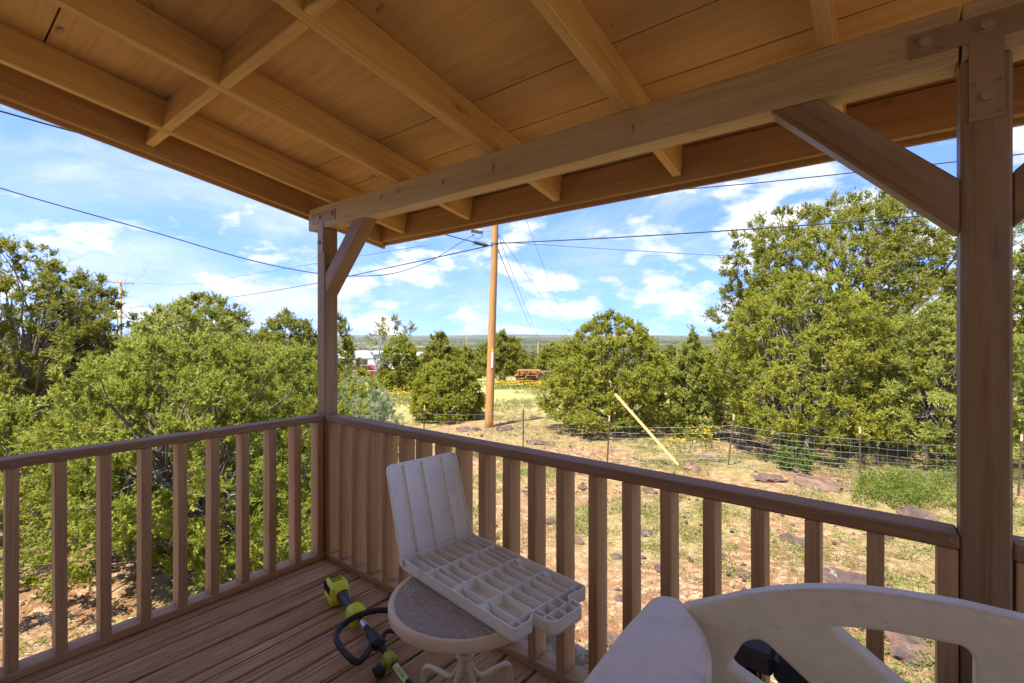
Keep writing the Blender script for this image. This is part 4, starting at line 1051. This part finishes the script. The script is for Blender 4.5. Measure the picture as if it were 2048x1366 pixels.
# rocks
def rock(px_, d_, sx, sy, sz, seed, label, mat=ROCK, group=None, tilt=(0, 0)):
    p = at(px_, d_); g = random.Random(seed); bm = bmesh.new()
    bmesh.ops.create_icosphere(bm, subdivisions=4 if sx > .3 else 3, radius=1)
    ph = [g.uniform(0, 6.28) for _ in range(9)]
    for v in bm.verts:
        c = v.co; f = 1+.16*math.sin(c.x*2.6+ph[0])*math.cos(c.y*3.1+ph[1])+.11*math.sin(c.y*5.3+ph[2]+c.z*4)+.07*math.sin(c.x*9+ph[3])*math.sin(c.y*8+ph[4]+c.z*7)+.05*math.sin(c.x*17+ph[7]+3*c.z)*math.sin(c.y*15+ph[8])+g.uniform(-.022, .022)
        v.co = c*f
        v.co.z = max(-.6, min(v.co.z, .55+.2*math.sin(c.x*4+ph[5])+.16*math.sin(c.y*5+ph[6])+.08*math.sin(c.x*13+c.y*9)+g.uniform(-.03, .03)))
        v.co = Vector((v.co.x*sx, v.co.y*sy, v.co.z*sz))
    me = bpy.data.meshes.new('rock'); bm.to_mesh(me); bm.free()
    M = Matrix.Translation(p+Vector((0, 0, -sz*.08))) @ Matrix.Rotation(g.uniform(0, 3.1), 4, 'Z') @ Matrix.Rotation(tilt[0], 4, 'X')
    o = link('rock', me, mat, None, M); return setp(o, label, 'rock', group)
rock(1385, 10.55, .26, .19, .16, 1, 'red-brown boulder by the foot of the leaning yellow board', REDROCK, tilt=(.35, 0))
rock(1420, 11.6, .50, .30, .13, 2, 'flat tan rock behind the leaning board', REDROCK)
rock(1640, 9.5, .50, .34, .17, 3, 'broad reddish rock outcrop in front of the fence on the right', REDROCK)
rock(1540, 9.9, .36, .28, .12, 4, 'low brown rock slab left of the reddish outcrop')
rock(1830, 8.0, .42, .28, .18, 5, 'lichen-spotted dark rock beyond the rail end on the right')
rock(1690, 5.75, .32, .24, .12, 6, 'flat brown rock above the bench backrest, seen between balusters')
rock(1800, 5.2, .40, .30, .14, 7, 'brown rock seen just left of the thick post through balusters')
rock(1800, 4.75, .28, .2, .12, 8, 'dark rock seen through the right cut-out of the bench')
rock(1830, 4.45, .24, .18, .10, 9, 'pale-edged rock at the bottom of the bench cut-out')
rock(1010, 14.9, .30, .24, .2, 10, 'dark rock pile at the right foot of the utility pole')
rock(935, 15.1, .38, .28, .18, 11, 'brown rocks under the round bush left of the pole')
rock(1080, 13.4, .42, .28, .15, 12, 'long low dark rock beside the second fence post')
GR = 'dark basalt stones bedded in the yard'
ORD = ['first', 'second', 'third', 'fourth', 'fifth', 'sixth', 'seventh', 'eighth', 'ninth', 'tenth', 'eleventh', 'twelfth', 'thirteenth', 'fourteenth', 'fifteenth', 'sixteenth', 'seventeenth', 'eighteenth', 'nineteenth', 'twentieth', 'twenty-first', 'twenty-second', 'twenty-third']
for i, (px_, d_, s_) in enumerate(sorted(((1000, 12.6, .3), (955, 11.8, .22), (1130, 10.3, .28), (1165, 9.4, .2), (1060, 9.0, .25), (1100, 7.6, .2), (1150, 7.0, .22), (1235, 6.6, .18), (1290, 7.3, .2), (1330, 6.2, .24), (1440, 6.6, .2), (1490, 6.0, .18), (1590, 7.0, .3), (1555, 5.6, .2), (1245, 5.4, .16), (1225, 4.7, .18), (1560, 8.2, .22), (1760, 7.2, .25), (60, 5.6, .22), (30, 6.3, .3), (250, 5.0, .12), (1300, 9.2, .3), (1200, 8.2, .2)))):
    rock(px_, d_, s_*.62, s_*.45, s_*.38, 40+i, 'small dark basalt stone bedded in the yard soil, %s from the left' % ORD[i], ROCK, GR)

# ------------------------------------------------------------------ wire fence
FP = [(600, 12.4), (846, 12.7), (1046, 12.75), (1214, 11.45), (1455, 10.75), (1720, 9.65), (2035, 8.9), (2400, 8.4)]
fb = [at(a_, b_) for a_, b_ in FP]
fence = thing('wire_fence', 'woven wire fence on brown steel posts with cream tips', 'fence', fb[3])
gfe = random.Random(9); tops = []
for i, p in enumerate(fb):
    lx, ly = gfe.uniform(-.03, .05), gfe.uniform(-.04, .04); Hh = 1.17
    lean = Vector((lx+(.11 if i == 4 else .03)*RT.x, ly+(.11 if i == 4 else .03)*RT.y, 1)).normalized()
    a_, b_, c_ = p+Vector((0, 0, -.12)), p+lean*(Hh-.13), p+lean*Hh
    po = MB()
    for off, ww, dd in ((0, .034, .006), (.012, .006, .028)):
        ux = RT; uy = FW*-1
        V = []
        for q in (a_, b_):
            for sx, sy in ((-1, -1), (1, -1), (1, 1), (-1, 1)): V.append(q+ux*sx*ww/2+uy*(off+sy*dd/2))
        po.add(V, [(0, 3, 2, 1), (4, 5, 6, 7), (0, 1, 5, 4), (1, 2, 6, 5), (2, 3, 7, 6), (3, 0, 4, 7)])
    pst = po.build('fence_post', TPOST, fence)
    MB().tube([b_, c_], .019, 6).build('post_tip', TIP, pst)
    tops.append((p, lean))
for i in range(len(fb)-1):
    (p0, l0), (p1, l1) = tops[i], tops[i+1]; wr = MB(); Ln = (p1-p0).length; nseg = 10
    hs_ = [.05, .16, .27, .38, .50, .63, .77, .92] if i >= 3 else [.08, .3, .52, .75, .95]
    def wp(s, h, k):
        q = (p0+l0*h).lerp(p1+l1*h, s); sag = -.035*math.sin(math.pi*s)*(h+.4)
        return q+Vector((0, 0, sag+.008*math.sin(s*23+k*2.1)))+FW*.012*math.sin(s*17+k)
    for k, h in enumerate(hs_): wr.tube([wp(j/nseg, h, k) for j in range(nseg+1)], .0030 if i >= 3 else .0020, 4, False)
    nv = int(Ln/.155) if i >= 3 else int(Ln/.31)
    for j in range(1, nv):
        wr.tube([wp(j/nv, h, k) for k, h in enumerate(hs_)], .0026, 3, False)
    wr.build('wire_mesh', WIRE, fence)
# leaning board
pb = at(1357, 10.75); pt_ = at(1230, 11.35, py=788)
bd = plank('leaning_board', pb+Vector((0, 0, .02)), pt_, .066, .036, LUMBER, None, up=FW*-1); setp(bd, 'long yellow lumber board leaning on the wire fence', 'board')
# metal rod in the weeds
MB().tube([at(1583, 10.0)+Vector((0, 0, .16)), at(1600, 9.85)+Vector((0, 0, .01))], .012, 6).build('metal_rod', WIRE)
setp(bpy.data.objects['metal_rod'], 'short pale metal rod lying by the fence bush', 'rod')

# ------------------------------------------------------------------ utility poles, cables
UB = at(978, 15.7); UTOP = at(995, 15.7, py=300)
up_ = thing('utility_pole', 'tall brown wooden utility pole in the middle of the view', 'pole', UB)
d = (UTOP-UB); Lp = d.length; d.normalize()
n = 18; V, F = tube([(-.4+i*(Lp+.4)/14, 0, 0) for i in range(15)], [.145-.045*i/14 for i in range(15)], n)
yv = d.cross(FW).normalized(); zv = d.cross(yv)
MU = Matrix.Translation(UB) @ Matrix((d, yv, zv)).transposed().to_4x4()
link('shaft', mesh('shaft', V, F, True), POLEW, up_, MU)
def upz(py): return UB.lerp(UTOP, ((Y0-py)/FPX*15.7+CAM.z-UB.z)/(UTOP.z-UB.z))
for py0, py1, mt in ((690, 697, plain('orange_tag', (.7, .22, .03), .5)), (697, 702, plain('yellow_tag', (.75, .55, .05), .5)), (703, 735, WHITE)):
    a_, b_ = upz(py0), upz(py1); q = -FW*.139+RT*.045
    V = [a_+q-RT*.028, a_+q+RT*.028, b_+q+RT*.028, b_+q-RT*.028]; V += [v-FW*.006 for v in V]
    MB().add(V, [(0, 1, 2, 3), (7, 6, 5, 4), (0, 4, 5, 1), (1, 5, 6, 2), (2, 6, 7, 3), (3, 7, 4, 0)]).build('marker_tag', mt, up_)
for py_ in (470, 487, 500, 505):
    c_ = upz(py_); MB().tube([c_-RT*.18, c_+RT*.19], .013, 6).build('through_bolt', STRAND, up_)
V, F = tube([upz(486), upz(490)], .125, 16); MB().add(V, F).build('band', STRAND, up_)
def sag(a, b, s, k=24):
    return [a.lerp(b, i/k)+Vector((0, 0, -4*s*(i/k)*(1-i/k))) for i in range(k+1)]
def cable(pts, r, label, mat=CABLE, n=6, name='utility_cable'):
    o = MB().tube(pts, r*1.4, n).build(name, mat, None, True); return setp(o, label, 'cable', 'overhead cables')
A = upz(488); Bp = upz(465); Ct = upz(430)
def via(px_list):       # (px, py, depth) way points
    return smoothpath([at(x_, d_, py=y_) for x_, y_, d_ in px_list], 8)
cable(via([(990, 487, 15.6), (1250, 474, 15.0), (1560, 454, 14.2), (1850, 431, 13.4), (2250, 385, 12.4)]), .014, 'thick black cable running right from the pole past the tall juniper')
cable(via([(1000, 484, 15.7), (1250, 500, 16.5), (1500, 513, 17.5), (1760, 514, 18.5), (2200, 490, 20)]), .008, 'thin wrapped cable sagging right from the pole behind the juniper', STRAND)
cable(via([(1000, 418, 15.7), (1250, 389, 14.4), (1500, 367, 13.4), (1700, 346, 12.6), (1915, 323, 11.8), (2250, 284, 10.8)]), .011, 'upper dashed cable crossing behind the right knee brace')
cable(via([(-250, 290, 8.5), (0, 376, 9.5), (300, 462, 11), (500, 520, 12.2), (630, 546, 13.2), (720, 552, 13.9), (790, 546, 14.4), (860, 522, 15), (910, 492, 15.4), (950, 468, 15.6)]), .009, 'sagging black cable from the left that dips behind the corner post')
cable(via([(-250, 150, 7.5), (0, 222, 8.6), (200, 277, 9.8), (500, 355, 12), (880, 466, 15), (978, 491, 15.6)]), .012, 'black cable across the upper left corner passing behind the roof')
cable(via([(985, 490, 15.6), (840, 522, 18), (700, 552, 23), (630, 567, 28), (480, 592, 42), (340, 609, 50), (243, 616, 54)]), .014, 'cable falling left from the pole to the distant crossarm pole')
cable(via([(860, 489, 15.9), (750, 507, 18), (630, 527, 23), (500, 549, 31), (380, 568, 42), (272, 566, 54)]), .009, 'thin faint wire from the pole to the crossarm on the left', STRAND)
far_a = at(1138, 150, py=660); far_b = at(1076, 95, py=686)
cable(sag(upz(500)+RT*.12, far_b, .2), .010, 'left of the two close lines dropping from the pole to the plain', STRAND)
cable(sag(upz(472)+RT*.12, far_b+RT*.6, .3), .008, 'right of the two close lines dropping from the pole to the plain', STRAND)
cable(sag(upz(468)+RT*.13, far_a, .6), .007, 'thin line slanting from the pole down to the distant pole', STRAND)
cb_ = cable(sag(at(1030, 15.9, py=380), far_a+Vector((0, 0, .5)), .5), .008, 'line with dark insulator slanting down beside the pole', STRAND)
for f_ in (0.028, .05):
    pa = at(1048, 16.0, py=430)
cable(smoothpath([at(1072, 13.8, py=424), at(1080, 13.8, py=429), at(1083, 13.8, py=433)], 3), .010, 'short loose cable end hanging below the roof edge')
# splice closures on the strand
cl = thing('splice_closure', 'grey ribbed splice box hanging left of the pole top', 'splice box', at(955, 15.6, py=462))
c0, c1 = at(942, 15.6, py=459), at(966, 15.6, py=464)
MB().tube([c0, c0.lerp(c1, .1), c0.lerp(c1, .9), c1], [.05, .085, .085, .045], 10).build('case', plain('grey_case', (.30, .31, .32), .5), cl)
for f_ in (.15, .35, .55, .75): MB().tube([c0.lerp(c1, f_), c0.lerp(c1, f_+.06)], .092, 10).build('rib', STRAND, cl)
MB().tube(smoothpath([c0+Vector((0, 0, -.05)), c0.lerp(c1, .3)+Vector((0, 0, -.26)), c0.lerp(c1, .8)+Vector((0, 0, -.22)), c1+Vector((0, 0, -.04))], 4), .009, 6).build('drip_loop', CABLE, cl)
MB().tube([c1, upz(461)], .010, 6).build('hanger', STRAND, cl)
cl = thing('splice_closure', 'black tubular splice case at the cable junction beside the pole', 'splice box', at(968, 15.55, py=488))
c0, c1 = at(947, 15.55, py=484), at(975, 15.55, py=491)
MB().tube([c0, c0.lerp(c1, .12), c0.lerp(c1, .85), c1], [.03, .06, .06, .03], 10).build('case', CABLE, cl)
MB().tube(smoothpath([c0, c0+Vector((-.05, 0, -.1)), c0.lerp(c1, .15)+Vector((0, 0, -.1)), c0.lerp(c1, .2)], 4), .008, 6).build('drip_loop', CABLE, cl)
def far_pole(px_, d_, ptop, rad, label, arm=None, armw=1.2):
    p = at(px_, d_); tpz = at(px_, d_, py=ptop)
    t = thing('utility_pole', label, 'pole', p, 'distant utility poles')
    MB().tube([p+Vector((0, 0, -.3)), p.lerp(tpz, .5), tpz], [rad, rad*.9, rad*.75], 8).build('shaft', POLEW, t, True)
    if arm:
        for az in arm:
            c_ = Vector((tpz.x, tpz.y, tpz.z-az)); e = RT*armw
            plank('crossarm', c_-e-FW*.16+Vector((0, 0, .14)), c_+e-FW*.16-Vector((0, 0, .14)), .10, .13, POLEW, t)
            for s in (-.92, .92): MB().tube([c_+e*s-FW*.16+Vector((0, 0, .06-.14*s)), c_+e*s-FW*.16+Vector((0, 0, .24-.14*s))], .035, 6).build('insulator', STRAND, t)
            for s in (-1, 1): MB().tube([c_+e*.45*s-FW*.14+Vector((0, 0, -.05)), c_-FW*.12+Vector((0, 0, -.62))], .015, 5).build('arm_brace', STRAND, t)
far_pole(242, 54, 561, .125, 'rusty brown utility pole with a tilted crossarm above the left trees', (.28,), 1.62)
far_pole(933, 210, 664, .16, 'tiny far pole with crossarm on the skyline left of the main pole', (.4,), 1.6)
far_pole(875, 120, 657, .15, 'short far pole above the pointed juniper')
far_pole(1138, 150, 656, .16, 'far pole on the skyline right of the main pole', (.5,), .9)
far_pole(1076, 95, 684, .11, 'low far pole where the two close lines end')

# ------------------------------------------------------------------ camper, cars, lumber in the distance
def rig(p, yaw): return Matrix.Translation(p) @ Matrix.Rotation(yaw, 4, 'Z')
cp_ = at(728, 50); MR = rig(cp_, YAW+.12)
cam_v = thing('camper_van', 'white camper with overhead cab parked behind the left junipers', 'camper', cp_)
shape = [(-3.4, .55), (-3.4, 2.75), (-3.2, 2.98), (2.05, 2.98), (2.38, 2.78), (2.42, 2.15), (1.55, 1.95), (1.55, .55)]
prism('body', shape, 2.25, MR, WHITE, cam_v, c=.06)
prism('cab', [(1.52, .5), (1.52, 1.93), (2.0, 1.93), (2.55, 1.3), (3.25, 1.2), (3.35, .5)], 1.9, MR, WHITE, cam_v, c=.06)
for x0_, x1_, z0_, z1_, nm, mt in ((-.55, .55, 1.35, 2.1, 'window', TEAL), (1.25, 1.95, 2.3, 2.62, 'window', TEAL), (-2.6, -1.7, 1.4, 2.1, 'window', TEAL)):
    wdw = MB().box((x0_, -1.16, z0_), (x1_, -1.128, z1_)); f_ = wdw.build(nm, mt, cam_v, False, MR)
    MB().box((x0_-.05, -1.15, z1_+.002), (x1_+.05, -1.129, z1_+.06)).build('window_frame', WIRE, f_, False, MR)
prism('cab_window', [(1.62, 1.25), (1.62, 1.82), (1.98, 1.82), (2.4, 1.25)], .03, MR @ Matrix.Translation((0, -.965, 0)), GLASSD, cam_v)
MB().box((-3.4, -1.150, 2.2), (1.5, -1.127, 2.26)).build('stripe', TPOST, cam_v, False, MR)
for x_ in (-1.9, 2.55):
    for s in (-1, 1): MB().tube([(x_, s*.72, .36), (x_, s*.95, .36)], .36, 18).build('wheel', RUBBER, cam_v, False, MR)
MB().box((-3.35, -1.0, .33), (3.2, 1.0, .54)).build('chassis', RUBBER, cam_v, False, MR)
p2 = at(800, 53); MR2 = rig(p2, YAW-.1)
tv = thing('travel_trailer', 'second white trailer mostly hidden behind the cone-shaped juniper', 'trailer', p2)
prism('body', [(-2.6, .5), (-2.75, 2.4), (-2.5, 2.9), (2.3, 2.9), (2.6, 2.3), (2.5, .5)], 2.2, MR2, WHITE, tv, c=.08)
MB().box((-1.6, -1.125, 1.4), (-.8, -1.103, 2.0)).build('window', TEAL, tv, False, MR2)
for s in (-1, 1): MB().tube([(.2, s*.75, .34), (.2, s*.98, .34)], .34, 16).build('wheel', RUBBER, tv, False, MR2)
pc = at(731, 44.5); MC = rig(pc, YAW+.05)
car = thing('parked_car', 'dark red car parked in front of the white camper', 'car', pc)
prism('body', [(-2.1, .35), (-2.15, .85), (-1.7, 1.0), (1.2, 1.0), (2.0, .88), (2.15, .6), (2.1, .35)], 1.7, MC, REDCAR, car, c=.06)
prism('cabin', [(-1.75, .99), (-1.25, 1.46), (.45, 1.46), (1.15, .99)], 1.5, MC, REDCAR, car, c=.05)
prism('side_window', [(-1.5, 1.04), (-1.15, 1.38), (.4, 1.38), (.9, 1.04)], .02, MC @ Matrix.Translation((0, -.765, 0)), GLASSD, car)
prism('side_window', [(-1.5, 1.04), (-1.15, 1.38), (.4, 1.38), (.9, 1.04)], .02, MC @ Matrix.Translation((0, .765, 0)), GLASSD, car)
for x_ in (-1.35, 1.35):
    for s in (-1, 1): MB().tube([(x_, s*.68, .32), (x_, s*.87, .32)], .32, 18).build('wheel', RUBBER, car, False, MC)
for s in (-.6, .6): MB().box((2.06, s-.15, .62), (2.13, s+.15, .74)).build('headlight', WHITE, car, False, MC)
# stack of pallets
pp = at(1058, 30.6); zs = pp.z; gp = random.Random(4)
mp = MB()
for k in range(7): mp.box((-.75, -.6+k*.185, .115), (.75, -.51+k*.185, .150))
for k in range(3): mp.box((-.75+k*.7, -.6, .0), (-.65+k*.7, .6, .1145))
mp_me = mesh('pallet', mp.V, mp.F); mp_me.materials.append(OLDWOOD)
names = ['bottom', 'second', 'third', 'fourth', 'fifth', 'sixth', 'top']
for k in range(7):
    M = Matrix.Translation((pp.x+gp.uniform(-.14, .14), pp.y+gp.uniform(-.14, .14), zs+.005+k*.152)) @ Matrix.Rotation(YAW+gp.uniform(-.25, .25), 4, 'Z')
    o = link('wooden_pallet', mp_me, None, None, M); setp(o, 'weathered orange pallet, %s of the stack right of the pole' % (names[k] if k else 'lowest'), 'pallet', 'stacked pallets')
q = at(1022, 30.2); sh_ = link('scrap_board', mesh('scrap_board', *cbox((1.7, .9, .03), .004)), RUST, None, Matrix.Translation(q+Vector((0, 0, .22))) @ Matrix.Rotation(YAW, 4, 'Z') @ Matrix.Rotation(-.26, 4, 'Y'))
setp(sh_, 'rusty orange board sloping down left of the pallet stack', 'board')
q = at(1022, 29.6); sh_ = plank('white_plank', q+RT*-.8+Vector((0, 0, .03)), q+RT*.75+Vector((0, 0, .20)), .12, .04, WHITE, None); setp(sh_, 'pale plank lying in front of the rusty board', 'plank')
q = at(1096, 30); cg = thing('wire_cage', 'grey wire cage frame right of the pallet stack', 'cage', q)
for sx in (-.45, .45):
    for sy in (-.4, .4): MB().tube([q+RT*sx+FW*sy, q+RT*sx+FW*sy+Vector((0, 0, 1.0))], .018, 5).build('upright', WIRE, cg)
for zc in (.02, .33, .66, 1.0):
    for sy in (-.4, .4): MB().tube([q+RT*-.45+FW*sy+Vector((0, 0, zc)), q+RT*.45+FW*sy+Vector((0, 0, zc))], .014, 5).build('bar', WIRE, cg)
    for sx in (-.45, .45): MB().tube([q+RT*sx+FW*-.4+Vector((0, 0, zc)), q+RT*sx+FW*.4+Vector((0, 0, zc))], .014, 5).build('bar', WIRE, cg)
q = at(1065, 36); ds_ = thing('black_dish', 'round black dish on a thin post behind the pallets', 'dish', q)
c_ = at(1065, 36, py=728)
MB().tube([q+Vector((0, 0, -.1)), c_], .025, 6).build('post', TPOST, ds_)
MB().tube([c_-FW*.04, c_-FW*.05, c_-FW*.07], [.10, .16, .15], 18).build('disc', BLACKP, ds_)

# ------------------------------------------------------------------ air between here and the horizon
hz = MB().box((-17500, -17500, -75), (17500, 17500, 62))
hm = bpy.data.materials.new('haze_air'); hm.use_nodes = True; ht = hm.node_tree
for n_ in list(ht.nodes): ht.nodes.remove(n_)
ho = ht.nodes.new('ShaderNodeOutputMaterial'); hv = ht.nodes.new('ShaderNodeVolumePrincipled')
hv.inputs['Color'].default_value = (.80, .87, .95, 1); hv.inputs['Density'].default_value = 3.2e-5; hv.inputs['Anisotropy'].default_value = .2
ht.links.new(hv.outputs[0], ho.inputs['Volume'])
ho_ = hz.build('haze', hm); setp(ho_, 'thin bluish air haze over the distant plain', 'haze', kind='stuff')
